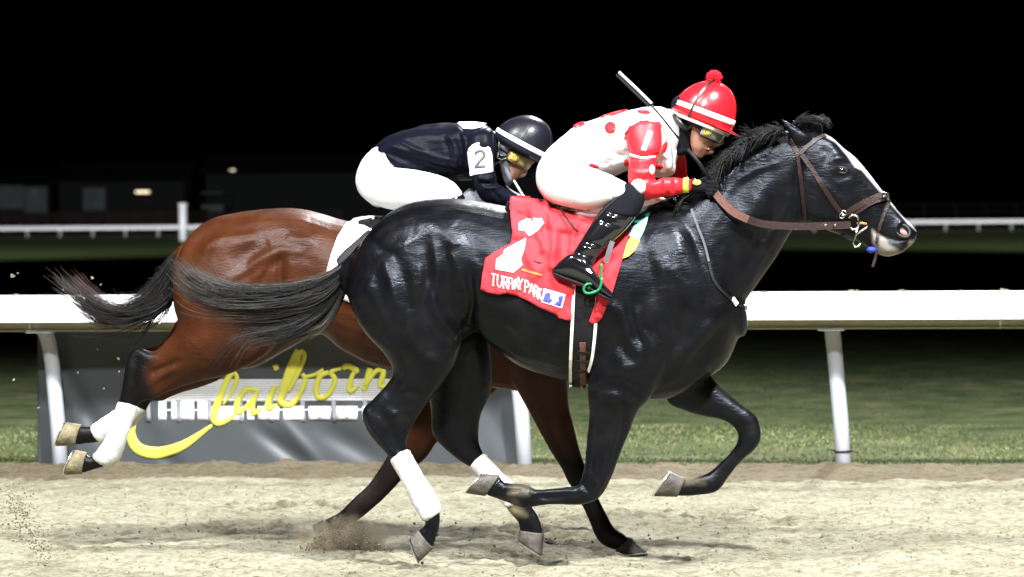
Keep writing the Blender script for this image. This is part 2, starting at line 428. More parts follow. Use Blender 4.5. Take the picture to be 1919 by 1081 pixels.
def strands(guides, fr, n, wid, seed, jit=.5, seg=14, colf=None, dspread=.05, d0=0.0, lenv=.25, splay=10, wave=2.6):
    """a lock of hair: many thin tapered strands between traced guide lines"""
    rr = np.random.RandomState(seed); G = [np.array(catmull(g, 4)) for g in guides]; L = min(len(g) for g in G)
    G = [g[np.linspace(0, len(g) - 1, 24).round().astype(int)] for g in G]; V = []; F = []; C = []
    nc = max(6, n // 13); ca = rr.rand(nc); coff = rr.randn(nc, 2) * jit; csp = rr.randn(nc, 2) * splay; cln = 1 - lenv * rr.rand(nc) ** 1.3; cw = rr.rand(nc) * 6.28; cwl = rr.rand(nc) * 2 + 1; cd_ = rr.randn(nc) * dspread; ccol = [colf(rr, x) for x in ca]
    for s in range(n):
        ci = rr.randint(nc); a = min(max(ca[ci] + rr.randn() * .05, 0), 1) * (len(G) - 1); i = min(int(a), len(G) - 1); f = a - i; P = G[i] * (1 - f) + G[min(i + 1, len(G) - 1)] * f
        ln = cln[ci] * (1 - .35 * rr.rand() ** 2); off = coff[ci] + rr.randn(2) * jit * .5; dv = rr.randn(2) * splay * .55; wav = cw[ci] + rr.randn() * .25; wl = cwl[ci]; dd = cd_[ci] + rr.randn() * .012; sp = csp[ci]
        w0 = wid * (.6 + .8 * rr.rand()); c = ccol[ci] if rr.rand() < .7 else colf(rr, ca[ci]); pts = []
        for k in range(seg + 1):
            t = k / seg; u = min(t * ln, 1.0) * 23; j = min(int(u), 22); q = P[j] * (1 - (u - j)) + P[j + 1] * (u - j)
            q = q + off * (.25 + .9 * t) + sp * t ** 2.2 + dv * t ** 1.5 + np.array((math.sin(wav + wl * t * 3), math.cos(wav * 2 + wl * t * 3))) * wave * t
            pts.append(fr.at(q[0], q[1], d0 + dd * (.3 + t)))
        k0 = len(V)
        for k, p in enumerate(pts):
            t = k / seg; w = w0 * (1 - t ** 3) * .5 + .0004; tg = (pts[min(k + 1, seg)] - pts[max(k - 1, 0)]).normalized()
            b = tg.cross(fr.n).normalized()
            V += [p + b * w, p - b * .5 * w - fr.n * .87 * w, p - b * .5 * w + fr.n * .87 * w]; cc = c(t); C += [cc, cc, cc]
        for k in range(seg):
            for j in range(3): F.append((k0 + k * 3 + j, k0 + k * 3 + (j + 1) % 3, k0 + k * 3 + 3 + (j + 1) % 3, k0 + k * 3 + 3 + j))
    return V, F, C
def hair(name, parent, fr, lists):
    V = []; F = []; C = []
    for (v, f, c) in lists:
        k = len(V); V += v; F += [tuple(i + k for i in q) for q in f]; C += c
    o = link(name, V, F, M['hair'], parent); colour(o.data, np.array(C)); return o

# ================================================================== THE SETTING
RAIL = Frame(0, 20.8, -0.12)
def rl(u, v, z): return RAIL.P + RAIL.e * u + RAIL.n * v + Vector((0, 0, z))
NT = {}
def vnoise(x, y, seed):
    if seed not in NT: NT[seed] = np.random.RandomState(seed).rand(256, 256)
    T = NT[seed]
    xi = np.floor(x).astype(int); yi = np.floor(y).astype(int); fx = x - xi; fy = y - yi
    fx = fx * fx * (3 - 2 * fx); fy = fy * fy * (3 - 2 * fy); g = lambda a, b: T[a % 256, b % 256]
    return (g(xi, yi) * (1 - fx) + g(xi + 1, yi) * fx) * (1 - fy) + (g(xi, yi + 1) * (1 - fx) + g(xi + 1, yi + 1) * fx) * fy - .5
def grid(us, vs, zf):
    U, Vv = np.meshgrid(us, vs); Z = zf(U, Vv); e = np.array(RAIL.e); n = np.array(RAIL.n)
    P = np.array(RAIL.P) + U[..., None] * e + Vv[..., None] * n; P[..., 2] += Z
    nu, nv = len(us), len(vs); idx = np.arange(nu * nv).reshape(nv, nu)
    F = np.stack([idx[:-1, :-1], idx[:-1, 1:], idx[1:, 1:], idx[1:, :-1]], -1).reshape(-1, 4)
    return P.reshape(-1, 3), F
def sheet(name, us, vs, zf, m):
    V, F = grid(us, vs, zf); me = bpy.data.meshes.new(name); me.from_pydata(V.tolist(), [], F.tolist()); me.materials.append(m)
    me.polygons.foreach_set('use_smooth', np.ones(len(me.polygons), dtype=bool)); me.update()
    o = bpy.data.objects.new(name, me); COL.objects.link(o); return struct(o)
def spaced(a, b, step, far, nfar): return np.concatenate([np.linspace(-far, a, nfar)[:-1], np.arange(a, b, step), np.linspace(b, far, nfar)])

def dirt_mat(name, light, dark, speck, damp=None):
    m = bpy.data.materials.new(name); m.use_nodes = True; nt = m.node_tree; b = nt.nodes['Principled BSDF']; b.inputs['Roughness'].default_value = .95; b.inputs['Specular IOR Level'].default_value = .15
    tc = nt.nodes.new('ShaderNodeTexCoord'); mp = nt.nodes.new('ShaderNodeMapping'); mp.inputs['Scale'].default_value = (.55, .8, 1); nt.links.new(tc.outputs['Object'], mp.inputs[0])
    def nz(s, d=6):
        n = nt.nodes.new('ShaderNodeTexNoise'); n.inputs['Scale'].default_value = s; n.inputs['Detail'].default_value = d; n.inputs['Roughness'].default_value = .65; nt.links.new(mp.outputs[0], n.inputs['Vector']); return n
    def ramp(n, a, b2, c1, c2):
        r = nt.nodes.new('ShaderNodeValToRGB'); r.color_ramp.elements[0].position = a; r.color_ramp.elements[1].position = b2; r.color_ramp.elements[0].color = (*c1, 1); r.color_ramp.elements[1].color = (*c2, 1); nt.links.new(n.outputs['Fac'], r.inputs[0]); return r
    a = ramp(nz(2.2), .38, .62, dark, light); f = ramp(nz(17), .36, .52, speck, (1, 1, 1)); g = ramp(nz(60, 4), .34, .50, (.55, .50, .42), (1, 1, 1))
    def mul(x, y):
        k = nt.nodes.new('ShaderNodeMix'); k.data_type = 'RGBA'; k.blend_type = 'MULTIPLY'; k.inputs['Factor'].default_value = 1; nt.links.new(x, k.inputs['A']); nt.links.new(y, k.inputs['B']); return k.outputs['Result']
    res = mul(mul(a.outputs[0], f.outputs[0]), g.outputs[0])
    if damp:
        at = nt.nodes.new('ShaderNodeAttribute'); at.attribute_name = 'Damp'; k = nt.nodes.new('ShaderNodeMix'); k.data_type = 'RGBA'; k.inputs['B'].default_value = (*damp, 1)
        nt.links.new(at.outputs['Fac'], k.inputs['Factor']); nt.links.new(res, k.inputs['A']); res = k.outputs['Result']
    nt.links.new(res, b.inputs['Base Color'])
    bp = nt.nodes.new('ShaderNodeBump'); bp.inputs['Strength'].default_value = .7; bp.inputs['Distance'].default_value = .02; nt.links.new(nz(70, 5).outputs['Fac'], bp.inputs['Height']); nt.links.new(bp.outputs[0], b.inputs['Normal'])
    return m
M['dirt'] = dirt_mat('harrowed_sand', (.282, .270, .205), (.238, .226, .165), (.66, .62, .54))
M['track_dirt'] = dirt_mat('harrowed_track_sand', (.252, .240, .178), (.212, .200, .143), (.66, .62, .54), (.088, .075, .048))
M['verge'] = dirt_mat('packed_verge_dirt', (.135, .115, .078), (.108, .090, .060), (.75, .7, .62))
M['far_dirt'] = dirt_mat('far_dirt', (.30, .25, .16), (.24, .2, .13), (.8, .8, .75))

pits = [(NR.uniform(-4.2, 4.2), NR.uniform(-6.6, -1.0), NR.uniform(.012, .04), NR.uniform(.008, .020)) for _ in range(1500)]
for (px, py, n) in ((560, 950, 46), (520, 985, 24), (1120, 965, 46), (1030, 1000, 40), (1560, 1000, 26), (1400, 960, 40), (300, 985, 16), (860, 1040, 16), (1760, 950, 12)):
    g0 = ground_at(px, py); du = (g0 - RAIL.P).dot(RAIL.e); dv = (g0 - RAIL.P).dot(RAIL.n)
    for _ in range(n): pits.append((du + NR.randn() * .30, dv + NR.randn() * .18, NR.uniform(.014, .040), NR.uniform(.014, .040)))
DAMP = []
def dirt_z(U, V):
    z = .040 * vnoise(U * 1.1 + 9, V * .9 + 3, 1) + .020 * vnoise(U * 3.7, V * 3.1, 2) + .015 * vnoise(U * 9, V * 8, 3) + .012 * vnoise(U * 21, V * 19, 4) + .009 * vnoise(U * 44, V * 40, 5)
    z = z - .012; pit = np.zeros_like(z)
    fine = (np.abs(U) < 4.8) & (V > -7.6)
    for (u, v, r, h) in pits:
        if U.ndim == 2:
            iu = np.searchsorted(U[0], [u - 5 * r, u + 5 * r]); iv = np.searchsorted(V[:, 0], [v - 3 * r, v + 3 * r])
            s = (slice(iv[0], iv[1]), slice(iu[0], iu[1])); q = (((U[s] - u) * .55) ** 2 + ((V[s] - v) * .9) ** 2) / r ** 2
            pit[s] += h * np.exp(-q)
            z[s] += -h * np.exp(-q) + .5 * h * np.exp(-(np.sqrt(q) - 1.35) ** 2 * 6)
    DAMP.append(pit)
    return z * np.where(fine, 1, .4)
track = sheet('dirt_track', spaced(-4.6, 4.6, .016, 60, 12), np.concatenate([np.linspace(-60, -7.4, 10)[:-1], np.arange(-7.4, -.72, .028)]), dirt_z, M['track_dirt'])
dk = np.clip((DAMP[0].ravel() - .010) / .022, 0, 1); a_ = track.data.color_attributes.new('Damp', 'FLOAT_COLOR', 'POINT'); a_.data.foreach_set('color', np.repeat(dk, 4))
def verge_z(U, V):
    k = np.clip((V + 1.0) / .35, 0, 1); b = np.exp(-((V + .30 + .1 * vnoise(U * 2, V, 8)) / .22) ** 2)
    return -.075 + .085 * k + b * (.030 + .055 * vnoise(U * 5, V * 3, 6) + .03 * vnoise(U * 13, V * 9, 7)) + .016 * vnoise(U * 24, V * 22, 9)
sheet('dirt_verge', spaced(-4.8, 4.8, .022, 60, 12), np.arange(-1.02, .16, .022), verge_z, M['verge'])

def grass_mat(name, a, b2, c):
    m = bpy.data.materials.new(name); m.use_nodes = True; nt = m.node_tree; b = nt.nodes['Principled BSDF']; b.inputs['Roughness'].default_value = .8; b.inputs['Specular IOR Level'].default_value = .2
    tc = nt.nodes.new('ShaderNodeTexCoord'); n1 = nt.nodes.new('ShaderNodeTexNoise'); n1.inputs['Scale'].default_value = 3.2; n1.inputs['Detail'].default_value = 8; n1.inputs['Roughness'].default_value = .7
    mp = nt.nodes.new('ShaderNodeMapping'); mp.inputs['Scale'].default_value = (.7, .55, 1); nt.links.new(tc.outputs['Object'], mp.inputs[0]); nt.links.new(mp.outputs[0], n1.inputs['Vector'])
    r = nt.nodes.new('ShaderNodeValToRGB'); r.color_ramp.elements[0].position = .34; r.color_ramp.elements[1].position = .66; r.color_ramp.elements[0].color = (*a, 1); r.color_ramp.elements[1].color = (*c, 1)
    e = r.color_ramp.elements.new(.5); e.color = (*b2, 1); nt.links.new(n1.outputs['Fac'], r.inputs[0]); nt.links.new(r.outputs[0], b.inputs['Base Color'])
    n2 = nt.nodes.new('ShaderNodeTexNoise'); n2.inputs['Scale'].default_value = 45; n2.inputs['Detail'].default_value = 4; nt.links.new(tc.outputs['Object'], n2.inputs['Vector'])
    bp = nt.nodes.new('ShaderNodeBump'); bp.inputs['Strength'].default_value = .8; bp.inputs['Distance'].default_value = .03; nt.links.new(n2.outputs['Fac'], bp.inputs['Height']); nt.links.new(bp.outputs[0], b.inputs['Normal'])
    return m
M['turf'] = grass_mat('dormant_turf', (.026, .046, .016), (.068, .088, .034), (.135, .128, .070))
M['far_turf'] = grass_mat('green_turf', (.026, .044, .006), (.032, .053, .007), (.040, .061, .010))
sheet('infield_turf', spaced(-6, 6, .12, 120, 12), np.concatenate([np.arange(.05, 14, .10), np.linspace(14.2, 80, 30)]), lambda U, V: -.008 + .05 * vnoise(U * .6, V * .5, 12) * np.clip(V, 0, 1) + .02 * vnoise(U * 3, V * 3, 13), M['turf'])
sheet('far_turf', np.linspace(-400, 400, 40), np.linspace(79, 224, 30), lambda U, V: -.02 + 0 * U, M['far_turf'])
sheet('far_track', np.linspace(-400, 400, 40), np.linspace(223, 262, 12), lambda U, V: -.012 + 0 * U, M['far_dirt'])
M['night_ground'] = mat('dark_ground', (.05, .05, .04), .9, .2, .3, .2)
sheet('ground', np.linspace(-2500, 2500, 20), np.linspace(-300, 4000, 30), lambda U, V: -.12 + 0 * U, M['night_ground'])

# grass blades by the rail and on the turf behind it
V = []; F = []; C = []
def blades(n, v0, v1, h0, h1, pal, pw=1.0, clump=None):
    for _ in range(n):
        u = NR.uniform(-4.3, 4.6); v = v0 + (v1 - v0) * NR.rand() ** pw
        h = NR.uniform(h0, h1); a = NR.uniform(0, 6.28); w = NR.uniform(.002, .0045) * (1 + .12 * v); ln = NR.randn(2) * h * .55
        k = len(V); p = rl(u, v, -.004); b = Vector((math.cos(a), math.sin(a) * .4, 0)) * w; t = Vector((ln[0], ln[1], h)); md = p + t * .55 + Vector((0, 0, h * .12))
        V.extend([p - b, p + b, md + b * .7, md - b * .7, p + t]); F.extend([(k, k + 1, k + 2, k + 3), (k + 3, k + 2, k + 4)])
        c = pal[NR.randint(len(pal))]; s = NR.uniform(.75, 1.25) * (.8 + .9 * max(0, .5 + vnoise(np.array([u * 1.7]), np.array([v * 1.2]), 31)[0])); C.extend([tuple(x * s for x in c)] * 5)
yel = [(.09, .105, .03), (.072, .096, .026), (.12, .12, .054), (.068, .092, .03), (.135, .13, .072)]
dul = [(.022, .034, .011), (.030, .038, .015), (.045, .045, .024), (.020, .032, .010)]
blades(46000, .02, 4.2, .006, .020, yel, 1.9); blades(16000, 2.6, 13, .004, .012, dul, 1.2)
o = link('grass_blades', V, F, mat('grass_blade', (.1, .1, .1), .7, .25, .1, 3, attr='Col'), smooth=False); colour(o.data, np.array(C))
tag(o, 'short yellow-green grass along the foot of the near rail', 'grass', kind='stuff')

# ------------------------------------------------------------------ near safety rail
rail = thing('safety_rail', rl(0, 0, 0), 'thick white safety rail right behind the two horses', 'rail')
prof = []
for i in range(15):
    t = i / 14; prof.append((-.36 + .28 * t, .945 + .148 * math.sin(t * math.pi * .60) ** .9))
prof += [(-.065, 1.075), (-.065, 1.06)] + [(p[0] + .012, p[1] - .014) for p in prof[::-1][0:]]
prof = [(-.365, .93)] + prof + [(-.353, .93)]
us = np.arange(-9, 9.01, 3.0)
for a, b in zip(us[:-1], us[1:]):
    mb = MB(); n = len(prof); Vv = [rl(a + .003, p[0], p[1]) for p in prof] + [rl(b - .003, p[0], p[1]) for p in prof]
    mb.add(Vv, [(i, (i + 1) % n, n + (i + 1) % n, n + i) for i in range(n)] + [tuple(range(n))[::-1], tuple(range(n, 2 * n))])
    mb.build('cover_panel', M['rail_white'], rail, smooth=False)
mb = MB(); mb.box(rl(0, -.20, .918), 18, .07, .080, RAIL.e, RAIL.n); mb.box(rl(0, -.21, .872), 18, .10, .010, RAIL.e, RAIL.n); mb.build('beam', M['beam_shade'], rail, smooth=False)
def rail_u(px, py): 
    p = RAIL.at(px, py, 0); return (p - RAIL.P).dot(RAIL.e)
for px in (-760, 103, 973, 1570, 2260):
    u = rail_u(px, 880); pts = [rl(u, 0, -.15), rl(u, 0, .3), rl(u, 0, .60)]
    for i in range(1, 8):
        a = i / 7 * math.pi / 2; pts.append(rl(u, -.19 + .19 * math.cos(a), .62 + .27 * math.sin(a)))
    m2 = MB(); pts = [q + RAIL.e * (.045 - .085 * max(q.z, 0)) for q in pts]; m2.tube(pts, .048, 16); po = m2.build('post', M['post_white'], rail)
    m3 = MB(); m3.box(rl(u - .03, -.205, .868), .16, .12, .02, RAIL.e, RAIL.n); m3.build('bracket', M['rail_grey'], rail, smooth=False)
# bits of mud thrown onto the rail
mb = MB()
for px in (1402, 1432, 1595, 1606, 1690, 1800, 1878, 1886, 30): mb.ball(RAIL.at(px, 549 - (px - 960) * .0055, -.22) + Vector((0, 0, NR.uniform(-.004, .004))), NR.uniform(.012, .03), .012, NR.uniform(.005, .009), k=8)
tag(mb.build('mud_spatter', M['dirt']), 'small mud lumps stuck along the top of the white rail', 'mud', kind='stuff')
# tie round the right post
mb = MB(); u = rail_u(1570, 842) + .034; z = 1.584 - (842 - 397) * 20.8 / FPX
mb.tube([rl(u + .052 * math.cos(a), .052 * math.sin(a), z + .004 * math.cos(a)) for a in np.linspace(0, 2 * math.pi, 17)[:-1]], .006, 6, True)
mb.tube([rl(u - .05, -.02, z + .005), rl(u - .10, -.03, z + .012)], .004, 6); mb.tube([rl(u + .05, -.02, z), rl(u + .09, -.03, z - .006)], .004, 6)
mb.build('cable_tie', M['leather_black'], rail)

# ------------------------------------------------------------------ banner tied behind the rail
ban = thing('banner', RAIL.at(528, 877, .09), 'grey vinyl banner with yellow script tied under the rail', 'banner')
folds = [((120, 690), (210, 850), 16, .030), ((230, 690), (300, 800), 18, -.02), ((480, 800), (580, 878), 14, .03), ((520, 780), (600, 870), 10, -.02), ((600, 800), (720, 868), 20, .028), ((300, 850), (340, 880), 14, .02),
         ((620, 740), (700, 800), 26, -.02), ((900, 720), (960, 860), 22, .025), ((380, 640), (460, 760), 26, .018), ((840, 760), (900, 880), 18, -.03), ((150, 780), (100, 870), 14, .02)]
nx, ny = 150, 48; V = []; F = []
for j in range(ny + 1):
    for i in range(nx + 1):
        px = 70 + 915 * i / nx; py = 612 + 268 * j / ny; d = .10 + .02 * math.sin(px * .011) * (py - 612) / 268
        P = np.array([[px, py]], float)
        for a, b, r, h in folds:
            dd, t = seg_dist(P, [a, b]); d += h * math.exp(-(dd[0] / r) ** 2) * (.4 + .6 * math.sin(t[0] * 3.14))
        V.append(RAIL.at(px, py, d))
for j in range(ny):
    for i in range(nx): k = j * (nx + 1) + i; F.append((k, k + 1, k + nx + 2, k + nx + 1))
sheet_o = link('vinyl_sheet', V, F, M['banner'], ban); md = sheet_o.modifiers.new('thickness', 'SOLIDIFY'); md.thickness = .002; md.offset = 1
BB = BVHTree.FromPolygons([Vector(v) for v in V], F)
# barn picture: roof lines, posts, doors
roof = []
for k in range(9):
    y = 711 + k * 4.4; x0 = 262 + (8 - k) * 6.0; roof.append([(x0, y), (748, y - 1), (748, y + 2.6), (x0 - 2, y + 3.7)])
patch('roof_print', [roof[i] for i in range(9)], BB, RAIL, M['ban_white'], ban, off=.002, thick=.0006, maxe=14)
wl = []; x = 297
for (w, g) in ((15, 9), (15, 0), (28, 6), (22, 5), (60, 6), (14, 6), (40, 8), (38, 9), (42, 10), (40, 9), (42, 10), (40, 8), (44, 8)):
    top = 749 if w < 30 else 752 + 9
    wl.append([(x, top), (x + w, top), (x + w, 787), (x, 787)]); x += w + g
patch('wall_print', [p for p in wl if p[1][0] < 985], BB, RAIL, M['ban_white'], ban, off=.0022, thick=.0006, maxe=14)
patch('rail_print', [[(300, 749), (748, 747), (748, 750), (300, 752)], [(300, 767), (748, 766), (748, 768.5), (300, 769.5)]], BB, RAIL, M['ban_white'], ban, off=.0030, thick=.0006, maxe=14)
pp = []
for x in (277, 334, 392, 450, 508, 567, 625, 684): pp.append([(x - 4, 747), (x + 4, 747), (x + 6, 791), (x - 2 + 0, 791)])
for q in pp: patch('post_print', [q], BB, RAIL, M['ban_grey'], ban, off=.0042, thick=.0006, maxe=14)
letters = [
    ([(268, 752), (250, 790), (246, 818), (262, 842), (300, 848), (345, 833), (397, 797)], [5, 13, 19, 23, 23, 17, 5]),     # C
    ([(441, 698), (428, 708), (412, 745), (402, 776), (406, 792), (424, 788), (446, 772)], [6, 12, 14, 15, 14, 10, 6]), ([(439, 697), (444, 708), (436, 732), (418, 758)], [6, 9, 8, 4]),                    # l
    ([(482, 732), (462, 730), (446, 752), (444, 772), (462, 762), (480, 738)], [9, 11, 12, 12, 9, 7]), ([(484, 730), (474, 755), (474, 774), (492, 764)], [8, 11, 12, 6]),   # a
    ([(516, 722), (505, 748), (503, 765), (520, 758)], [9, 12, 12, 6]), ([(513, 690), (518, 688), (522, 687)], [11, 12, 10]),              # i
    ([(560, 655), (548, 690), (530, 735), (528, 754), (545, 758), (562, 738), (572, 712), (566, 700)], [14, 23, 17, 14, 12, 11, 10, 8]), ([(563, 656), (571, 668), (556, 705), (540, 735)], [9, 9, 8, 6]),                 # b
    ([(572, 706), (590, 702), (606, 692)], [7, 7, 6]), ([(616, 698), (600, 705), (592, 730), (598, 745), (616, 738), (628, 712), (620, 697), (640, 690)], [9, 11, 12, 12, 11, 11, 9, 6]),   # o
    ([(642, 690), (652, 686), (668, 694), (662, 700), (654, 726), (658, 733), (672, 722)], [10, 12, 12, 9, 12, 11, 6]),                                            # r
    ([(694, 690), (688, 712), (682, 732)], [12, 13, 11]), ([(684, 725), (702, 698), (716, 692), (718, 702), (712, 722), (724, 722), (745, 700)], [6, 9, 11, 11, 11, 9, 6]),          # n
    ([(742, 716), (758, 704), (762, 692), (750, 690), (740, 706), (742, 724), (760, 724), (780, 708)], [6, 7, 8, 9, 11, 12, 10, 5]),                         # e
]
lp = [ribbon_poly(p, [x * .93 for x in w], 5) for p, w in letters]
bmL = ban
patch('script_lettering', lp, BB, RAIL, M['ban_yellow'], ban, off=.0055, thick=.0006, maxe=9)

# ------------------------------------------------------------------ far side: rail, pole, barns
FARR = Frame(0, 262, -.01)
fr = thing('far_rail', FARR.P.copy(), 'thin white rail running along the far side of the track', 'rail')
def fp(u, v, z): return FARR.P + FARR.e * u + FARR.n * v + Vector((0, 0, z))
mb = MB(); mb.box(fp(0, -.2, .70), 190, .35, .27, FARR.e, FARR.n); mb.build('cover', M['rail_white'], fr, smooth=False)
proto = None
for i in range(-23, 24):
    u = i * 2.57 + .55
    if abs(u) > 58: continue
    if proto is None:
        m2 = MB(); m2.tube([fp(0, .15, -.1), fp(0, .15, .4), fp(0, -.1, .68)], .10, 8); proto = m2.build('post', M['rail_grey'], fr); proto.location = FARR.e * u
    else:
        c = proto.copy(); COL.objects.link(c); c.parent = fr; c.location = FARR.e * u
PF = Frame(0, 215, 0); b0 = PF.at(343, 440); b0.z = 0
pole = thing('marker_pole', b0, 'tall white marker pole with a flat cap at far left', 'pole')
hgt = PF.at(343, 385).z
mb = MB(); mb.tube([b0 + Vector((0, 0, -.2)), b0 + Vector((0, 0, hgt))], .24, 16); mb.build('shaft', M['rail_white'], pole)
mb = MB(); mb.tube([b0 + Vector((0, 0, hgt)), b0 + Vector((0, 0, hgt + .04)), b0 + Vector((0, 0, hgt + .12)), b0 + Vector((0, 0, hgt + .15))], [.30, .31, .29, .18], 16); mb.build('cap', M['rail_white'], pole)
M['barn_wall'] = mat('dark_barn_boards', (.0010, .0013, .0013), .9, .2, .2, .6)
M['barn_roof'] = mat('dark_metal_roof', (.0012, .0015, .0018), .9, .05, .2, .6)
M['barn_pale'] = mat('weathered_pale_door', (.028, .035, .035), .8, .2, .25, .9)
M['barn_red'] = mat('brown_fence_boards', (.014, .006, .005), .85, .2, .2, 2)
BF = Frame(0, 318, 0)
def rect(mb, x0, y0, x1, y1, d, t=.15, fr=BF):
    a = fr.at(x0, y1, d); b = fr.at(x1, y0, d); c = (a + b) / 2; mb.box(c + Vector((0, t / 2, 0)), abs(b.x - a.x), t, abs(b.z - a.z))
def barn(name, label, x0, x1, ytop, yeave, depth, doors, eave_line=None, lamps=()):
    bs = BF.at((x0 + x1) / 2, 430, 0); bs.z = 0; t = thing(name, bs, label, 'barn', 'barns behind the far rail')
    a = BF.at(x0, yeave, 0); b = BF.at(x1, yeave, 0); ze = (a.z + b.z) / 2; zr = BF.at((x0 + x1) / 2, ytop, 0).z + .6
    mb = MB(); mb.box(((a.x + b.x) / 2, a.y + depth / 2, ze / 2 - .1), b.x - a.x, depth, ze + .2); mb.build('wall', M['barn_wall'], t, smooth=False)
    xa, xb = a.x - .6, b.x + .6; ya, yb = a.y - .7, a.y + depth + .7; ym = (ya + yb) / 2
    mb = MB(); mb.add([(xa, ya, ze - .1), (xb, ya, ze - .1), (xb, ym, zr), (xa, ym, zr), (xa, yb, ze - .1), (xb, yb, ze - .1), (xa, ya, ze + .08), (xb, ya, ze + .08), (xb, ym, zr + .18), (xa, ym, zr + .18), (xa, yb, ze + .08), (xb, yb, ze + .08)],
        [(6, 7, 8, 9), (9, 8, 11, 10), (0, 3, 2, 1), (3, 4, 5, 2), (0, 1, 7, 6), (4, 10, 11, 5), (0, 6, 9, 3), (3, 9, 10, 4), (1, 2, 8, 7), (2, 5, 11, 8)]); mb.build('roof', M['barn_roof'], t, smooth=False)
    for (dx0, dy0, dx1, dy1, win) in doors:
        mb = MB(); rect(mb, dx0, dy0, dx1, dy1, -.12, .1); dr = mb.build('door', M['barn_pale'], t, smooth=False)
        if win: mb = MB(); rect(mb, *win, -.16, .05); mb.build('window_pane', M['leather_black'], dr, smooth=False)
    for (lx0, ly0, lx1, ly1, s) in lamps:
        mb = MB(); rect(mb, lx0, ly0, lx1, ly1, -.35, .2); mb.build('strip_lamp', emit('lamp_glow', (1, .86, .55), s), t, smooth=False)
    return t
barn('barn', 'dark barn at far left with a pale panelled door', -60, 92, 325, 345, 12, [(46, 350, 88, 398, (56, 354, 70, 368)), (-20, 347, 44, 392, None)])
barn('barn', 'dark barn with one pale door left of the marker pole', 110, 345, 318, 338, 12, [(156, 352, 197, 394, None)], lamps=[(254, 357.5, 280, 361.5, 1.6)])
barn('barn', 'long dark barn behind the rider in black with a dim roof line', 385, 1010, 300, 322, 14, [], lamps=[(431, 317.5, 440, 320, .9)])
# pale cart parked by the barn
cb = BF.at(398, 430, -6); cb.z = 0; cart = thing('utility_cart', cb, 'small pale covered cart parked beside the far barn', 'cart')
mb = MB(); rect(mb, 377, 384, 418, 391, -6, 1.3); rect(mb, 392, 391, 418, 396, -6, 1.3); mb.build('body', M['barn_pale'], cart, smooth=False)
mb = MB(); rect(mb, 376, 360, 416, 362.5, -6.2, 1.7); mb.build('canopy', M['barn_pale'], cart, smooth=False)
for x in (379, 414): mb = MB(); rect(mb, x, 362, x + 1.5, 385, -5.6, .08); mb.build('canopy_post', M['barn_wall'], cart, smooth=False)
for x in (383, 411):
    c = BF.at(x, 400, -6); mb = MB(); c.z = .3; mb.tube([c + Vector((0, -.1, 0)), c + Vector((0, .1, 0))], .32, 12); mb.build('wheel', M['leather_black'], cart)
# low brown paddock fence and the dark pipe fence on the right
def fence(label, x0, x1, y0, y1, dist, n, m, rails):
    f = Frame(0, dist, 0); bs = f.at((x0 + x1) / 2, 420); bs.z = 0; t = thing('paddock_fence', bs, label, 'fence')
    for i in range(n):
        x = x0 + (x1 - x0) * i / (n - 1); p = f.at(x, y0); mb = MB(); mb.box((p.x, p.y, p.z / 2), .14, .12, p.z + .1); mb.build('post', m, t, smooth=False)
    for k in range(rails):
        a = f.at(x0, y0 + (y1 - y0) * k / rails); b = f.at(x1, y0 + (y1 - y0) * k / rails); z = (a.z + b.z) / 2 - .08
        mb = MB(); mb.box(((a.x + b.x) / 2, a.y - .1, z), b.x - a.x, .05, .13); mb.build('rail', m, t, smooth=False)
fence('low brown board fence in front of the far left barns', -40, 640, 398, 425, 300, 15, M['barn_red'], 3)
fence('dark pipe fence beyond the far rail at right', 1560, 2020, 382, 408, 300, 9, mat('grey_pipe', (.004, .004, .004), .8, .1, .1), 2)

# ================================================================== HORSES
VOX = .0075
def hoof_part(fr, parent, cor, sole, d, wc=.033, ws=.048, label=None, m='hoof'):
    """horn capsule from coronet pair to sole pair, with a thin racing plate under it"""
    S = [(*cor, wc, d), (*[a * .5 + b * .5 for a, b in zip(cor, sole)], (wc + ws) / 2, d), (*sole, ws, d)]
    V, F = loft(fr, S, 20, 3, 2.2, flat0=True, flat1=True); o = link('hoof', V, F, M[m], parent)
    if label: o['label'] = label
    md = o.modifiers.new('soft', 'BEVEL'); md.width = .006; md.segments = 2; md.limit_method = 'ANGLE'
    ax = [sole[k] - cor[k] for k in range(4)]; L = math.hypot((ax[0] + ax[2]) / 2, (ax[1] + ax[3]) / 2) + 1e-6; sh = [a / L * 3 for a in ((ax[0] + ax[2]) / 2, (ax[1] + ax[3]) / 2)]
    a = (sole[0] + sh[0] * .2, sole[1] + sh[1] * .2, sole[2] + sh[0] * .2, sole[3] + sh[1] * .2, ws * 1.01, d); b = (sole[0] + sh[0], sole[1] + sh[1], sole[2] + sh[0], sole[3] + sh[1], ws * 1.0, d)
    V, F = loft(fr, [a, b], 20, 1, 2.2, flat0=True, flat1=True); link('racing_plate', V, F, M['shoe'], o, smooth=False)
def wrap_part(fr, parent, S):
    V, F = loft(fr, S, 20, 6, 2.0, grow=.0055); mb = link('leg_wrap', V, F, M['wrap'], parent)
    # laps of the bandage: a small step along the leg
    me = mb.data; n = len(me.vertices); k = 20
    for i, v in enumerate(me.vertices):
        ring = i // k; a = (i % k) / k; ph = (ring / 5.0 + a) % 1.0; v.co += v.normal * (.0022 * ph)
    return mb
def blend(C, mask, col): return C * (1 - mask[:, None]) + np.array(col) * mask[:, None]

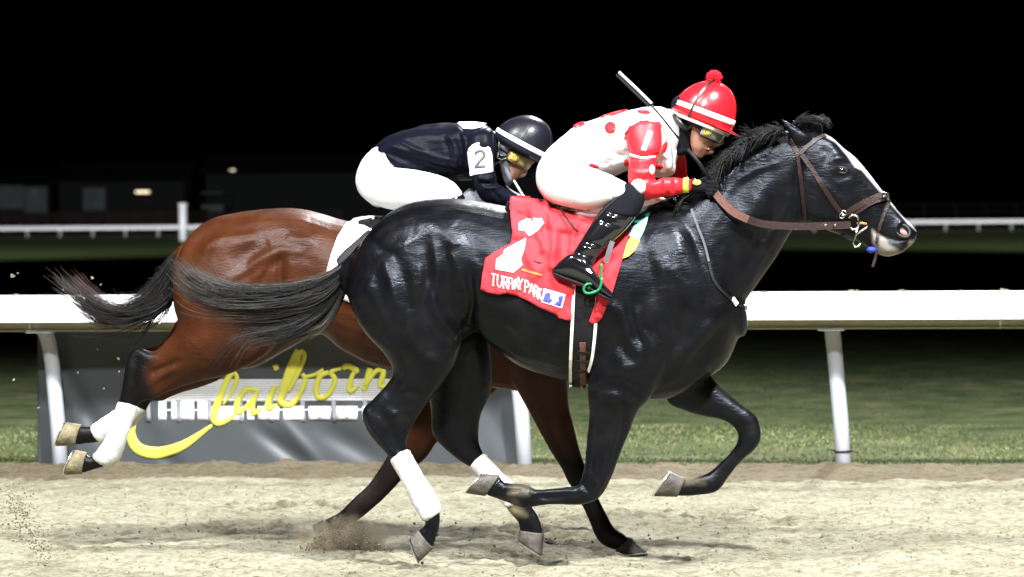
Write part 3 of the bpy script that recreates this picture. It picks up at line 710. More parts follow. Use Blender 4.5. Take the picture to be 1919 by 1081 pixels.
# ---------------------------------------------------------------- near horse: black with a white blaze
def b_at(px, py=1062): 
    p = NEAR.at(px, py); p.z = 0; return p
H1 = thing('racehorse', b_at(980), 'near-black racehorse with white blaze galloping in front, red saddle cloth', 'horse')
torso = [(664, 478, 652, 556, .10), (690, 438, 680, 615, .20), (722, 405, 725, 660, .25), (760, 382, 790, 680, .285), (810, 373, 845, 655, .295), (860, 372, 890, 618, .29), (920, 381, 925, 650, .29), (980, 392, 975, 686, .30), (1060, 400, 1040, 708, .30), (1130, 398, 1110, 724, .29), (1200, 386, 1180, 744, .27), (1255, 380, 1250, 748, .25), (1305, 400, 1320, 712, .22), (1348, 450, 1362, 680, .18), (1372, 520, 1384, 632, .11)]
nhind = [(705, 470, 850, 430, .11, -.15), (656, 540, 878, 535, .15, -.16), (675, 610, 868, 622, .14, -.16), (724, 668, 852, 682, .11, -.16), (735, 703, 830, 718, .08, -.155), (705, 741, 803, 752, .058, -.15), (679, 768, 787, 777, .050, -.15), (684, 800, 771, 803, .043, -.15), (703, 828, 763, 824, .036, -.15), (733, 862, 764, 847, .029, -.15), (757, 905, 790, 890, .026, -.15), (779, 948, 815, 932, .031, -.15), (789, 966, 823, 953, .034, -.15), (797, 982, 824, 984, .028, -.15), (783, 994, 812, 1026, .028, -.15)]
fhind = [(770, 540, 890, 550, .10, .13), (785, 640, 918, 640, .12, .14), (800, 715, 922, 725, .085, .14), (808, 775, 902, 775, .058, .14), (811, 815, 897, 808, .050, .14), (837, 844, 898, 830, .041, .14), (862, 864, 905, 848, .033, .14), (882, 877, 909, 854, .028, .14), (910, 908, 938, 886, .026, .14), (940, 938, 972, 915, .031, .14), (955, 960, 994, 945, .035, .14), (970, 978, 1010, 970, .029, .14), (973, 994, 1018, 999, .029, .14)]
nfore = [(1150, 540, 1310, 520, .08, -.15), (1112, 650, 1275, 640, .10, -.16), (1101, 728, 1222, 740, .088, -.16), (1104, 775, 1197, 769, .066, -.155), (1099, 824, 1181, 806, .050, -.15), (1095, 870, 1162, 853, .042, -.15), (1088, 901, 1147, 893, .041, -.15), (1082, 909, 1124, 932, .041, -.15), (1074, 911, 1090, 946, .034, -.15), (1035, 915, 1042, 945, .025, -.15), (1005, 916, 1003, 949, .026, -.15), (985, 907, 983, 953, .034, -.15), (965, 905, 963, 947, .031, -.15), (944, 903, 934, 935, .026, -.15), (938, 893, 912, 929, .028, -.15)]
ffore = [(1220, 620, 1340, 600, .09, .10), (1236, 700, 1335, 670, .085, .12), (1250, 752, 1333, 702, .068, .13), (1284, 770, 1357, 730, .058, .13), (1321, 781, 1386, 754, .050, .13), (1353, 787, 1413, 775, .044, .13), (1374, 799, 1424, 797, .042, .13), (1383, 817, 1426, 823, .042, .13), (1376, 838, 1414, 843, .035, .13), (1350, 867, 1390, 864, .027, .13), (1330, 884, 1366, 893, .027, .13), (1318, 889, 1345, 920, .034, .13), (1300, 894, 1312, 928, .028, .13), (1283, 899, 1270, 930, .029, .13)]
neck = [(1215, 384, 1310, 700, .21), (1285, 368, 1375, 605, .175), (1330, 328, 1398, 563, .145), (1370, 292, 1425, 525, .12), (1410, 264, 1455, 482, .105), (1450, 248, 1485, 432, .092), (1482, 244, 1508, 415, .085)]
head = [(1470, 252, 1490, 410, .070), (1500, 246, 1506, 418, .088), (1530, 247, 1522, 425, .096), (1558, 257, 1545, 430, .098), (1582, 278, 1563, 436, .094), (1604, 296, 1583, 443, .083), (1627, 323, 1602, 450, .070), (1649, 351, 1623, 461, .060), (1671, 379, 1641, 474, .055), (1691, 404, 1662, 481, .058), (1708, 420, 1688, 474, .055), (1715, 430, 1704, 462, .034)]
ear_n = [(1482, 268, 1522, 258, .030, -.055), (1476, 248, 1507, 246, .026, -.060), (1468, 232, 1486, 234, .017, -.062), (1461, 219, 1464, 221, .004, -.062)]
ear_f = [(1500, 262, 1532, 256, .030, .05), (1493, 245, 1520, 243, .026, .055), (1486, 232, 1502, 234, .017, .056), (1481, 221, 1484, 223, .004, .056)]
jowl = [(1500, 300, 1490, 345, .03, -.045), (1512, 290, 1500, 400, .05, -.05), (1540, 300, 1530, 420, .05, -.05), (1565, 330, 1555, 425, .035, -.048)]
parts = [loft(NEAR, torso, 30, 5, 2.15), loft(NEAR, nhind), loft(NEAR, fhind), loft(NEAR, nfore), loft(NEAR, ffore), loft(NEAR, neck, 26), loft(NEAR, head, 26, 4, 2.3), loft(NEAR, ear_n, 14), loft(NEAR, ear_f, 14), loft(NEAR, jowl, 18)]
parts.append(loft(NEAR, [(690, 445, 668, 492, .035), (672, 458, 648, 508, .032), (645, 488, 622, 528, .026), (610, 515, 592, 540, .016)], 16))   # dock of the tail
bm1 = fuse(parts, VOX, 9, 1)
carve(bm1, NEAR, [
    ([(812, 449), (820, 508), (812, 567), (831, 604), (857, 632)], 8, 7), ([(796, 455), (800, 520), (793, 570), (812, 615), (838, 645)], 11, -8), ([(832, 455), (842, 520), (836, 565), (855, 605)], 10, -7),
    ([(720, 490), (731, 519), (742, 567), (757, 582)], 9, 6), ([(742, 480), (758, 530), (770, 585)], 13, -7), ([(700, 500), (715, 560), (735, 600)], 11, -5), ([(786, 495), (791, 520), (790, 545)], 7, 5),
    ([(842, 471), (857, 508), (872, 545)], 7, 5), ([(879, 500), (882, 545), (884, 582), (878, 612), (860, 640)], 7, -16), ([(886, 580), (900, 612), (930, 640), (975, 673)], 10, 8), ([(905, 585), (935, 615), (985, 650)], 16, -6), ([(655, 545), (672, 590), (694, 622), (726, 652)], 8, 7), ([(680, 560), (700, 610), (735, 640)], 13, -6),
    ([(798, 667), (812, 672), (822, 680)], 8, 6), ([(760, 650), (790, 690), (800, 720)], 14, -5), ([(850, 420), (880, 450), (900, 500)], 20, -6), ([(780, 420), (820, 430), (860, 460)], 18, 6),
    ([(1130, 572), (1157, 580), (1173, 602), (1180, 640), (1200, 668), (1210, 690)], 9, 8), ([(1193, 580), (1200, 613), (1220, 642), (1235, 655)], 9, 7), ([(1177, 575), (1188, 615), (1204, 645)], 6, -7), ([(1150, 600), (1162, 640), (1180, 670)], 12, -7),
    ([(1240, 560), (1260, 605), (1266, 655)], 10, -9), ([(1212, 580), (1222, 612), (1240, 638)], 6, -5), ([(1238, 480), (1244, 505), (1247, 530)], 12, 6), ([(1200, 430), (1215, 500), (1225, 560)], 14, -6), ([(1262, 500), (1275, 530), (1290, 545)], 10, 5),
    ([(1346, 590), (1315, 626), (1292, 656), (1272, 668)], 10, 8), ([(1358, 610), (1330, 650), (1295, 682)], 8, -10), ([(1330, 690), (1300, 712), (1262, 738)], 8, 6), ([(1290, 600), (1280, 635), (1258, 670)], 12, -5), ([(1165, 690), (1180, 686), (1196, 684)], 7, 6),
    ([(1300, 420), (1310, 470), (1330, 520), (1350, 570)], 14, -7), ([(1260, 420), (1275, 480), (1300, 540)], 16, 5),
    ([(1482, 365), (1465, 410), (1443, 450), (1423, 490), (1400, 530)], 8, 6), ([(1463, 360), (1446, 410), (1420, 455), (1396, 500)], 11, -8), ([(1350, 340), (1400, 300), (1450, 275)], 12, 5), ([(1370, 380), (1400, 345), (1450, 310)], 16, -5), ([(1380, 420), (1410, 400), (1430, 370)], 18, 6),
    ([(1148, 745), (1156, 803), (1140, 852), (1127, 898)], 7, 6), ([(1166, 750), (1168, 800), (1150, 850)], 5, -6), ([(1128, 745), (1130, 800), (1118, 860)], 7, -4), ([(1104, 735), (1150, 728), (1200, 750)], 8, -6),
    ([(1088, 925), (1050, 932), (1005, 933)], 4, -4), ([(1120, 905), (1112, 930)], 7, 4),
    ([(700, 765), (720, 785), (735, 815), (748, 845)], 7, -6), ([(688, 775), (700, 800)], 6, 4), ([(735, 770), (748, 795), (752, 825)], 6, 5), ([(765, 780), (758, 805)], 5, -4), ([(720, 740), (740, 720), (752, 700)], 8, -6),
    # head
    ([(1535, 338), (1560, 362), (1592, 392)], 6, 5), ([(1540, 372), (1565, 392), (1590, 412)], 10, -4), ([(1500, 300), (1494, 345), (1502, 400)], 6, -6), ([(1552, 306), (1566, 296), (1590, 298)], 6, 5), ([(1560, 328), (1578, 332), (1596, 326)], 6, -3),
    ([(1540, 275), (1552, 290), (1548, 310)], 9, -6), ([(1600, 330), (1625, 365), (1650, 400)], 9, -3), ([(1690, 412), (1682, 428), (1688, 444)], 5, 5), ([(1690, 430), (1694, 436)], 7, -11), ([(1703, 446), (1680, 450), (1655, 442), (1638, 432)], 4, -8), ([(1640, 448), (1660, 468), (1685, 466)], 7, 4), ([(1480, 256), (1490, 244), (1482, 232)], 5, -5), ([(1518, 352), (1532, 358)], 3, -3), ([(1516, 364), (1532, 368)], 3, -3),
    # tendons and joints of the near legs
    ([(1072, 918), (1040, 921), (1000, 922)], 3, 4), ([(1060, 938), (1030, 940), (1000, 942)], 3, 3), ([(992, 915), (988, 930), (990, 945)], 5, 4), ([(975, 918), (955, 922), (940, 920)], 4, -4), ([(1108, 925), (1098, 915), (1090, 905)], 4, -5), ([(1140, 880), (1128, 905), (1118, 920)], 4, 4), ([(1112, 800), (1108, 850), (1100, 890)], 4, 5), ([(1120, 790), (1112, 850), (1106, 885)], 4, -5),
    ([(808, 960), (815, 975), (812, 990)], 5, 4), ([(690, 790), (712, 820), (738, 850)], 3, 5), ([(745, 835), (752, 848)], 4, -4), ([(722, 765), (738, 775), (750, 770)], 5, 4), ([(740, 745), (765, 735), (785, 740)], 6, -5),
    ([(760, 600), (775, 640), (790, 665)], 8, 4), ([(700, 450), (720, 470), (745, 478)], 10, -5), ([(905, 520), (940, 545), (1000, 560)], 12, -3), ([(1380, 340), (1420, 318), (1460, 305)], 5, 3), ([(1350, 450), (1372, 475), (1380, 500)], 10, -4),
    # girth of ribs
    ([(940, 560), (950, 620), (985, 670)], 14, -3), ([(990, 590), (1000, 640), (1020, 690)], 14, -3),
], gain=1.6, sm=3)
wrinkle_me(bm1, .0012, 10); wrinkle_me(bm1, .0004, 40)
Vn, _ = np_mesh(bm1); P = project(Vn); dep = (Vn - np.array(NEAR.P)) @ np.array(NEAR.n)
C = np.tile(np.array((.0030, .0030, .0038)), (len(Vn), 1))
for poly, col, soft in (
    ([(1544, 246), (1563, 256), (1590, 282), (1616, 300), (1644, 340), (1662, 366), (1657, 366), (1638, 344), (1616, 318), (1603, 312), (1588, 290), (1567, 266), (1546, 254)], (.58, .57, .57), 3),
    ([(1664, 370), (1702, 404), (1724, 424), (1718, 432), (1702, 419), (1686, 400), (1668, 380)], (.50, .48, .47), 2.5),
    ([(1634, 430), (1648, 440), (1676, 460), (1686, 470), (1680, 480), (1660, 488), (1646, 480), (1636, 456)], (.20, .18, .15), 3),
    ([(1704, 452), (1716, 450), (1712, 468), (1700, 470)], (.22, .19, .165), 3), ([(1664, 446), (1680, 450), (1692, 462), (1680, 466), (1664, 456)], (.02, .02, .022), 3)):
    C = blend(C, poly_mask(P, poly, soft), col)
hn = np.array([mnoise.noise(Vector(v) * 14) for v in Vn[::1]]) * .5 + .5
for poly, amt in (([(960, 900), (1000, 905), (990, 925), (955, 925)], .8), ([(1275, 880), (1310, 888), (1320, 905), (1285, 905)], .7), ([(930, 935), (965, 940), (985, 965), (960, 965), (935, 955)], .8), ([(1330, 690), (1420, 770), (1412, 778), (1320, 706)], .12)):
    C = blend(C, poly_mask(P, poly, 8) * amt * hn, (.24, .20, .12))
C = blend(C, np.clip((hn - .5) * .05, 0, .02), (.15, .13, .11))
colour(bm1, C)
body1 = bm1; BV1 = bvh_of(bm1)
bm1c = bm1.copy()
finish(bm1, 'body', M['coat_black'], H1)
hoof_part(NEAR, H1, (783, 991, 813, 1027), (769, 1008, 786, 1053), -.15)
hoof_part(NEAR, H1, (972, 993, 1020, 999), (971, 1010, 1016, 1041), .14)
hoof_part(NEAR, H1, (938, 890, 910, 930), (905, 888, 873, 924), -.15)
hoof_part(NEAR, H1, (1285, 897, 1270, 931), (1257, 884, 1224, 930), .13)
wrap_part(NEAR, H1, [(734, 864, 766, 846, .031, -.15), (757, 905, 790, 889, .030, -.15), (777, 946, 816, 930, .034, -.15), (794, 974, 824, 951, .036, -.15)])
wrap_part(NEAR, H1, [(882, 877, 910, 853, .031, .14), (910, 908, 938, 886, .030, .14), (938, 936, 970, 914, .034, .14), (948, 948, 984, 930, .036, .14)])
# eyes
for sgn in (-1, 1):
    l, n = hit(BV1, 1578, 319)
    if sgn > 0: l = l + NEAR.n * .175; n = -n
    mb = MB(); mb.ball(l - n * .011, .0185, k=18); e = mb.build('eye', M['eye'], H1)
    mb = MB(); a = NEAR.e; b = Vector((0, 0, 1)); ax1 = (a * .9 - b * .25).normalized(); up1 = n.cross(ax1).normalized()
    if up1.z < 0: up1 = -up1
    mb.tube([l + n * .003 + ax1 * .022 * math.cos(t) + up1 * (.013 * math.sin(t)) - n * .008 * abs(math.cos(t)) for t in np.linspace(-.1, math.pi + .1, 14)], .0062, 8)
    mb.tube([l + n * .001 + ax1 * .022 * math.cos(t) - up1 * (.012 * math.sin(t)) - n * .008 * abs(math.cos(t)) for t in np.linspace(0, math.pi, 14)], .0042, 8); mb.build('eyelid', M['lid'], e)
# nostril: dark rim with pink lining
l, n = hit(BV1, 1691, 433, NEAR, -.05); ax1 = (NEAR.e * .75 - Vector((0, 0, 1)) * .5).normalized(); ax2 = n.cross(ax1).normalized()
mb = MB(); mb.tube([l + n * .006 + ax1 * .033 * math.cos(t) + ax2 * .026 * math.sin(t) for t in np.linspace(0, 2 * math.pi, 21)[:-1]], .0075, 8, True); nz_ = mb.build('nostril', M['lid'], H1)
mb = MB(); mb.ball(l + n * .004, .030, .023, .003, (ax1, ax2, n), 16); mb.build('nostril_hollow', M['leather_black'], nz_)
mb = MB(); mb.ball(l + n * .0055 + ax1 * .004 - Vector((0, 0, .004)), .020, .012, .005, (ax1, ax2, n), 14); mb.build('nostril_lining', M['nostril'], nz_)
# mane, forelock, tail
blk = lambda rr, a: (lambda t, s=rr.uniform(.6, 1.6): (.005 * s, .005 * s, .006 * s))
def tailcol(rr, a):
    g = rr.rand(); pale = (rr.rand() < (.42 if a < .35 else .30 if a > .7 else .16)); s = rr.uniform(.7, 1.4)
    if pale: c1 = (.10 * s, .088 * s, .068 * s)
    else: c1 = (.010 * s, .010 * s, .011 * s)
    def f(t):
        k = min(max((t - .25) * 2.2, 0), 1); return tuple(.004 * (1 - k) + x * k for x in c1)
    return f
crest = [(1324, 348), (1350, 318), (1375, 292), (1405, 270), (1440, 252), (1472, 246)]
def mane_guides(dx0, dy0, dx1, dy1, lift):
    out = []
    for i, (x, y) in enumerate(crest):
        f = i / 5; dx = dx0 * (1 - f) + dx1 * f; dy = dy0 * (1 - f) + dy1 * f
        out.append([(x, y + 6), (x + dx * .25, y - lift * .8), (x + dx * .55, y - lift + dy * .4), (x + dx, y + dy)])
    return out
hair('mane', H1, NEAR, [strands(mane_guides(-16, 24, -50, 2, 8), NEAR, 900, .0036, 3, 3, 10, blk, .03, -.02, .5, 8, .9), strands(mane_guides(-10, 50, -44, 24, 3), NEAR, 700, .0036, 4, 3, 10, blk, .02, -.10, .5, 7, .9),
    strands([[(1215, 388), (1240, 380), (1270, 384), (1290, 392)], [(1300, 362), (1280, 372), (1262, 388), (1255, 405)]], NEAR, 120, .005, 14, 3, 8, blk, .02, -.08, .4, 6)])
hair('forelock', H1, NEAR, [strands([[(1505, 250), (1500, 232), (1512, 222), (1535, 225), (1545, 240)], [(1528, 250), (1520, 236), (1528, 226), (1545, 226), (1552, 240)], [(1540, 252), (1540, 240), (1544, 230), (1550, 228), (1553, 244)]], NEAR, 420, .0035, 5, 2, 10, blk, .02, -.01, .3, 4),
    strands([[(1480, 250), (1484, 238), (1496, 228), (1510, 230)], [(1505, 250), (1500, 236), (1508, 222), (1524, 219)]], NEAR, 60, .004, 15, 2, 8, blk, .02, 0, .3, 6)])
gT = [[(676, 462), (630, 506), (571, 534), (498, 543), (425, 539), (370, 518), (338, 482)], [(668, 476), (622, 522), (562, 550), (490, 560), (420, 556), (365, 535), (325, 498)], [(664, 492), (616, 545), (556, 570), (482, 579), (415, 573), (360, 554), (322, 520)]]
gL = [[(660, 510), (612, 570), (562, 600), (520, 618), (470, 626), (440, 648), (420, 690)], [(657, 520), (622, 588), (590, 622), (545, 640), (505, 645), (478, 656), (455, 688)]]
hair('tail', H1, NEAR, [strands(gT, NEAR, 2600, .0017, 6, 4, 14, tailcol, .03, 0, .62, 7), strands([gT[2], gL[0], gL[1]], NEAR, 700, .0014, 8, 5, 14, tailcol, .035, 0, .7, 10), strands([gT[0], gL[1]], NEAR, 150, .0012, 9, 8, 16, tailcol, .05, 0, .5, 18)])

# ---------------------------------------------------------------- far horse: bay with black legs
p = FAR.at(700, 1030); p.z = 0
H2 = thing('racehorse', p, 'bay racehorse with black legs and white hind bandages, running behind', 'horse')
torso2 = [(347, 462, 328, 530, .10), (360, 437, 338, 605, .20), (396, 410, 400, 680, .26), (445, 398, 470, 690, .285), (516, 390, 540, 655, .295), (575, 393, 600, 627, .29), (643, 412, 650, 660, .29), (720, 425, 720, 692, .30), (800, 425, 800, 705, .30), (870, 412, 880, 720, .29), (930, 400, 950, 730, .26), (985, 402, 1010, 735, .24), (1030, 430, 1050, 700, .20), (1060, 480, 1080, 640, .12)]
nh2 = [(365, 470, 530, 440, .11, -.15), (326, 540, 545, 550, .15, -.16), (333, 606, 515, 648, .14, -.16), (312, 638, 440, 697, .105, -.16), (287, 658, 370, 716, .075, -.155), (256, 650, 318, 733, .056, -.15), (237, 672, 288, 748, .050, -.15), (230, 714, 268, 752, .042, -.15), (223, 752, 256, 764, .034, -.15), (215, 780, 246, 786, .027, -.15), (203, 815, 236, 818, .027, -.15), (188, 842, 226, 852, .034, -.15), (178, 853, 212, 869, .034, -.15), (168, 856, 190, 876, .028, -.15), (163, 849, 155, 887, .028, -.15)]
fh2 = [(350, 560, 500, 600, .12, .12), (310, 635, 430, 700, .09, .13), (268, 655, 335, 738, .058, .13), (250, 680, 303, 752, .050, .13), (243, 725, 284, 752, .042, .13), (236, 756, 272, 772, .032, .13), (216, 768, 248, 798, .027, .13), (194, 784, 224, 814, .030, .13), (176, 797, 202, 828, .034, .13), (163, 799, 182, 829, .028, .13), (152, 797, 142, 834, .028, .13)]
fC = [(900, 560, 1010, 580, .09, .11), (870, 660, 950, 710, .08, .13), (826, 712, 890, 762, .062, .13), (788, 752, 846, 802, .050, .13), (757, 792, 818, 830, .045, .13), (742, 822, 800, 856, .043, .13), (722, 860, 762, 890, .033, .13), (692, 905, 722, 932, .026, .13), (662, 934, 690, 960, .027, .13), (640, 956, 668, 976, .034, .13), (624, 967, 648, 984, .029, .13), (607, 974, 630, 994, .029, .13)]
fD = [(930, 590, 1060, 590, .10, -.12), (950, 690, 1063, 680, .09, -.13), (986, 762, 1066, 755, .062, -.13), (1008, 803, 1075, 795, .052, -.13), (1031, 844, 1085, 836, .044, -.13), (1052, 877, 1095, 868, .042, -.13), (1063, 901, 1109, 890, .042, -.13), (1077, 922, 1114, 912, .036, -.13), (1092, 950, 1125, 940, .026, -.13), (1105, 978, 1139, 968, .027, -.13), (1115, 1004, 1151, 988, .034, -.13), (1127, 1019, 1166, 998, .032, -.13), (1141, 1027, 1174, 1004, .028, -.13), (1153, 1031, 1181, 1007, .029, -.13)]
neck2 = [(950, 402, 1050, 690, .20), (1030, 388, 1090, 590, .155), (1090, 372, 1130, 545, .12), (1150, 360, 1180, 490, .10), (1200, 358, 1215, 460, .088)]
head2 = [(1195, 362, 1205, 450, .075), (1235, 366, 1238, 475, .092), (1268, 386, 1260, 492, .092), (1300, 422, 1285, 506, .076), (1333, 460, 1310, 521, .060), (1358, 494, 1335, 536, .056), (1371, 515, 1352, 540, .04)]
bm2 = fuse([loft(FAR, torso2, 30, 5, 2.15), loft(FAR, nh2), loft(FAR, fh2), loft(FAR, fC), loft(FAR, fD), loft(FAR, neck2), loft(FAR, head2, 22, 4, 2.3),
    loft(FAR, [(1200, 368, 1225, 366, .026, -.05), (1196, 356, 1212, 356, .02, -.055), (1190, 345, 1194, 346, .005, -.055)], 12), loft(FAR, [(1205, 368, 1230, 366, .026, .05), (1202, 356, 1216, 356, .02, .055), (1196, 345, 1200, 346, .005, .055)], 12),
    loft(FAR, [(372, 440, 350, 478, .035), (352, 448, 330, 484, .030), (330, 466, 310, 500, .022)], 14)], VOX, 9, 1)
carve(bm2, FAR, [
    ([(360, 490), (382, 468), (412, 446), (440, 430)], 9, 7), ([(352, 470), (380, 442), (420, 420)], 10, -7), ([(420, 530), (461, 507), (498, 481), (531, 469), (560, 474)], 10, 8), ([(440, 545), (480, 520), (500, 500)], 8, 4), ([(430, 490), (470, 470), (505, 455)], 16, -8),
    ([(526, 480), (524, 510), (526, 545), (520, 590)], 8, -13), ([(487, 535), (498, 512), (510, 492)], 6, -8), ([(545, 480), (548, 520), (540, 560)], 12, 6), ([(540, 440), (560, 450), (590, 446)], 12, 6), ([(570, 470), (585, 500), (580, 540)], 16, -6),
    ([(395, 560), (390, 600), (360, 640)], 14, -7), ([(340, 560), (346, 600), (330, 630)], 10, 6), ([(430, 600), (425, 640), (390, 680)], 14, 6), ([(460, 610), (470, 650), (440, 680)], 12, -8), ([(330, 690), (300, 705), (275, 725)], 6, 6), ([(340, 675), (305, 690), (280, 700)], 6, -8), ([(258, 665), (252, 690), (244, 720)], 7, -5), ([(270, 690), (262, 720), (250, 745)], 5, 5),
    ([(610, 635), (650, 665), (700, 680)], 8, 5), ([(1040, 730), (1050, 800), (1070, 850)], 7, 5), ([(1020, 740), (1035, 810), (1058, 865)], 7, -5), ([(780, 800), (740, 850), (705, 900)], 6, -4), ([(480, 410), (520, 415), (580, 415)], 14, 5)], gain=1.45, sm=3)
wrinkle_me(bm2, .0012, 10)
Vn, _ = np_mesh(bm2); P = project(Vn); C = np.tile(np.array((.041, .0115, .0034)), (len(Vn), 1))
hn = np.array([mnoise.noise(Vector(v) * 6) for v in Vn]) * .5 + .5
C *= (.8 + .4 * hn)[:, None]
dark = (.0030, .0026, .0028)
low = np.clip((680 - P[:, 1]) / 1, 0, 1)
C = blend(C, poly_mask(P, [(275, 636), (290, 655), (275, 700), (285, 735), (300, 762), (320, 900), (60, 900), (60, 700), (225, 640)], 10), dark)
C = blend(C, poly_mask(P, [(740, 800), (700, 1060), (560, 1060), (560, 900), (720, 830)], 16) , dark); C = blend(C, poly_mask(P, [(700, 850), (830, 860), (760, 1060), (560, 1060)], 18), (.016, .011, .010)); C = blend(C, poly_mask(P, [(1000, 850), (1130, 830), (1260, 1080), (1060, 1080)], 22), dark)
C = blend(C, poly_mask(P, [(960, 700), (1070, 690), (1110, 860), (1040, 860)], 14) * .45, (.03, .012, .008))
C = blend(C, np.clip((P[:, 0] - 1230) / 120, 0, 1) * (P[:, 1] < 600), (.05, .02, .01))
colour(bm2, C); BV2 = bvh_of(bm2); bm2c = bm2.copy(); finish(bm2, 'body', M['coat_bay'], H2)
hoof_part(FAR, H2, (163, 847, 154, 888), (141, 843, 121, 890), -.15, m='hoof_dirty'); hoof_part(FAR, H2, (153, 795, 141, 835), (124, 791, 105, 836), .13, m='hoof_dirty')
hoof_part(FAR, H2, (607, 972, 631, 995), (588, 983, 600, 1019), .13); hoof_part(FAR, H2, (1152, 1033, 1182, 1005), (1166, 1037, 1213, 1033), -.13, ws=.05)
wrap_part(FAR, H2, [(222, 756, 256, 765, .036, -.15), (214, 782, 247, 788, .032, -.15), (202, 817, 236, 820, .032, -.15), (183, 846, 224, 858, .038, -.15), (177, 852, 205, 872, .038, -.15)])
wrap_part(FAR, H2, [(238, 756, 272, 774, .034, .13), (216, 770, 246, 800, .032, .13), (190, 787, 220, 817, .035, .13), (173, 799, 196, 829, .038, .13)])
for sg in (-1, 1):
    l = FAR.at(1282, 420, sg * .082); mb = MB(); mb.ball(l, .018, k=12); mb.build('eye', M['eye'], H2)
def baycol(rr, a):
    s = rr.uniform(.6, 1.5); red = rr.rand() < .5
    return lambda t: tuple(.004 * s + (x * max(0, t - .78) * 4.0 * s if red else 0) for x in (.06, .02, .008))
gB = [[(352, 452), (322, 482), (298, 520), (268, 562), (215, 580), (165, 545), (125, 505)], [(346, 470), (324, 510), (302, 555), (262, 588), (205, 592), (160, 562), (108, 512)], [(342, 488), (328, 535), (306, 575), (262, 598), (200, 600), (152, 575), (114, 545)]]
hair('tail', H2, FAR, [strands(gB, FAR, 2000, .0019, 16, 4, 14, baycol, .03, 0, .6, 8), strands([[(345, 460), (322, 500), (300, 520), (275, 525), (255, 540)], [(338, 500), (325, 550), (300, 590), (280, 620), (240, 640)]], FAR, 130, .003, 17, 6, 12, baycol, .05, 0, .6, 16), strands([gB[0], gB[2]], FAR, 80, .0026, 18, 9, 18, baycol, .05, 0, .5, 22)])
hair('mane', H2, FAR, [strands([[(980, 400), (970, 392), (955, 395), (945, 405)], [(1090, 374), (1070, 372), (1050, 385), (1040, 400)], [(1190, 362), (1170, 362), (1150, 372), (1140, 390)]], FAR, 260, .006, 19, 3, 8, baycol, .03, -.05, .4, 5)])

# ================================================================== TACK OF THE NEAR HORSE
def ribbon3(mb, P, width, thick, nrm, k=5, upv=Vector((0, 0, 1))):
    """free-hanging strap through 3-D points"""
    Q = [Vector(q) for q in catmull([tuple(p) for p in P], k)]; n = len(Q); V = []; F = []
    for i in range(n):
        t = (Q[min(i + 1, n - 1)] - Q[max(i - 1, 0)]).normalized(); b = t.cross(nrm).normalized(); m = b.cross(t).normalized()
        for a, c in ((-1, -1), (-1, 1), (1, 1), (1, -1)): V.append(Q[i] + b * a * width / 2 + m * c * thick / 2)
    for i in range(n - 1):
        for j in range(4): F.append((i * 4 + j, i * 4 + (j + 1) % 4, (i + 1) * 4 + (j + 1) % 4, (i + 1) * 4 + j))
    F.append((3, 2, 1, 0)); F.append(tuple(range(4 * n - 4, 4 * n))); mb.add(V, F)
bridle = thing('bridle', NEAR.at(1590, 420, -.09), 'brown leather bridle with steel bit and reins on the near-black horse', 'bridle')
def st(name, P, w, m=None, th=.004, par=None, off=.003):
    mb = MB(); strap(mb, BV1, NEAR, P, w, th, off); return mb.build(name, m or M['leather_brown'], par or bridle, smooth=False)
st('browband', [(1499, 289), (1512, 276), (1530, 262), (1547, 254)], .018)
st('crownpiece', [(1481, 262), (1488, 275), (1498, 290)], .022)
st('throat_latch', [(1494, 284), (1501, 330), (1506, 375), (1510, 413)], .016)
st('cheek_strap', [(1503, 290), (1525, 322), (1550, 360), (1572, 392), (1584, 404)], .020)
st('noseband', [(1584, 400), (1600, 390), (1624, 377), (1650, 366), (1664, 366)], .026)
st('noseband', [(1590, 408), (1612, 394), (1636, 380), (1660, 374)], .012, off=.007)
st('drop_strap', [(1666, 376), (1656, 402), (1647, 430), (1643, 456)], .013, off=.004)
for (x, y) in ((1581, 398), (1577, 404), (1653, 366), (1661, 367)):
    l, n = hit(BV1, x, y, NEAR, -.03); mb = MB(); mb.tube([l + n * .008 + (NEAR.e * math.cos(a) + Vector((0, 0, 1)) * math.sin(a)) * .011 for a in np.linspace(0, 6.283, 13)[:-1]], .003, 6, True); mb.build('buckle', M['steel'], bridle)
bit = NEAR.at(1602, 417, -.085)
mb = MB(); mb.tube([NEAR.at(x, y, -.085) for x, y in [(1590, 408), (1598, 402), (1607, 406), (1610, 415), (1607, 428), (1598, 430), (1591, 424)]], .0055, 8); bo = mb.build('bit_ring', M['steel'], bridle)
mb = MB(); mb.tube([NEAR.at(x, y, -.088) for x, y in [(1607, 424), (1604, 440), (1599, 454), (1602, 463), (1610, 461), (1612, 456)]], .0048, 8); mb.build('bit_shank', M['steel'], bo)
mb = MB(); mb.tube([NEAR.at(x, y, -.080) for x, y in [(1603, 440), (1615, 432), (1627, 424)]], .0045, 8); mb.build('mouthpiece', M['steel'], bo)
mb = MB(); mb.tube([NEAR.at(x, y, -.078) for x, y in [(1606, 419), (1615, 418), (1624, 420)]], .006, 8); mb.build('rubber_guard', mat('orange_rubber', (.5, .17, .03), .5), bo)
mb = MB(); ribbon3(mb, [NEAR.at(1576, 436, -.06), NEAR.at(1590, 446, -.062), NEAR.at(1602, 450, -.06)], .014, .004, -NEAR.n); mb.build('curb_strap', M['leather_black'], bridle, smooth=False)
l, n = hit(BV1, 1632, 465, NEAR, -.05); mb = MB(); mb.ball(NEAR.at(1633, 468, -.035), .022, .03, .014, (NEAR.e, NEAR.n, Vector((0, 0, 1))), 12); mb.build('tongue_tie', M['blue_tie'], bridle)
mb = MB(); ribbon3(mb, [NEAR.at(1643, 470, -.03), NEAR.at(1640, 485, -.03), NEAR.at(1635, 500, -.03)], .012, .003, -NEAR.n); mb.build('loose_strap_end', M['leather_brown'], bridle, smooth=False)
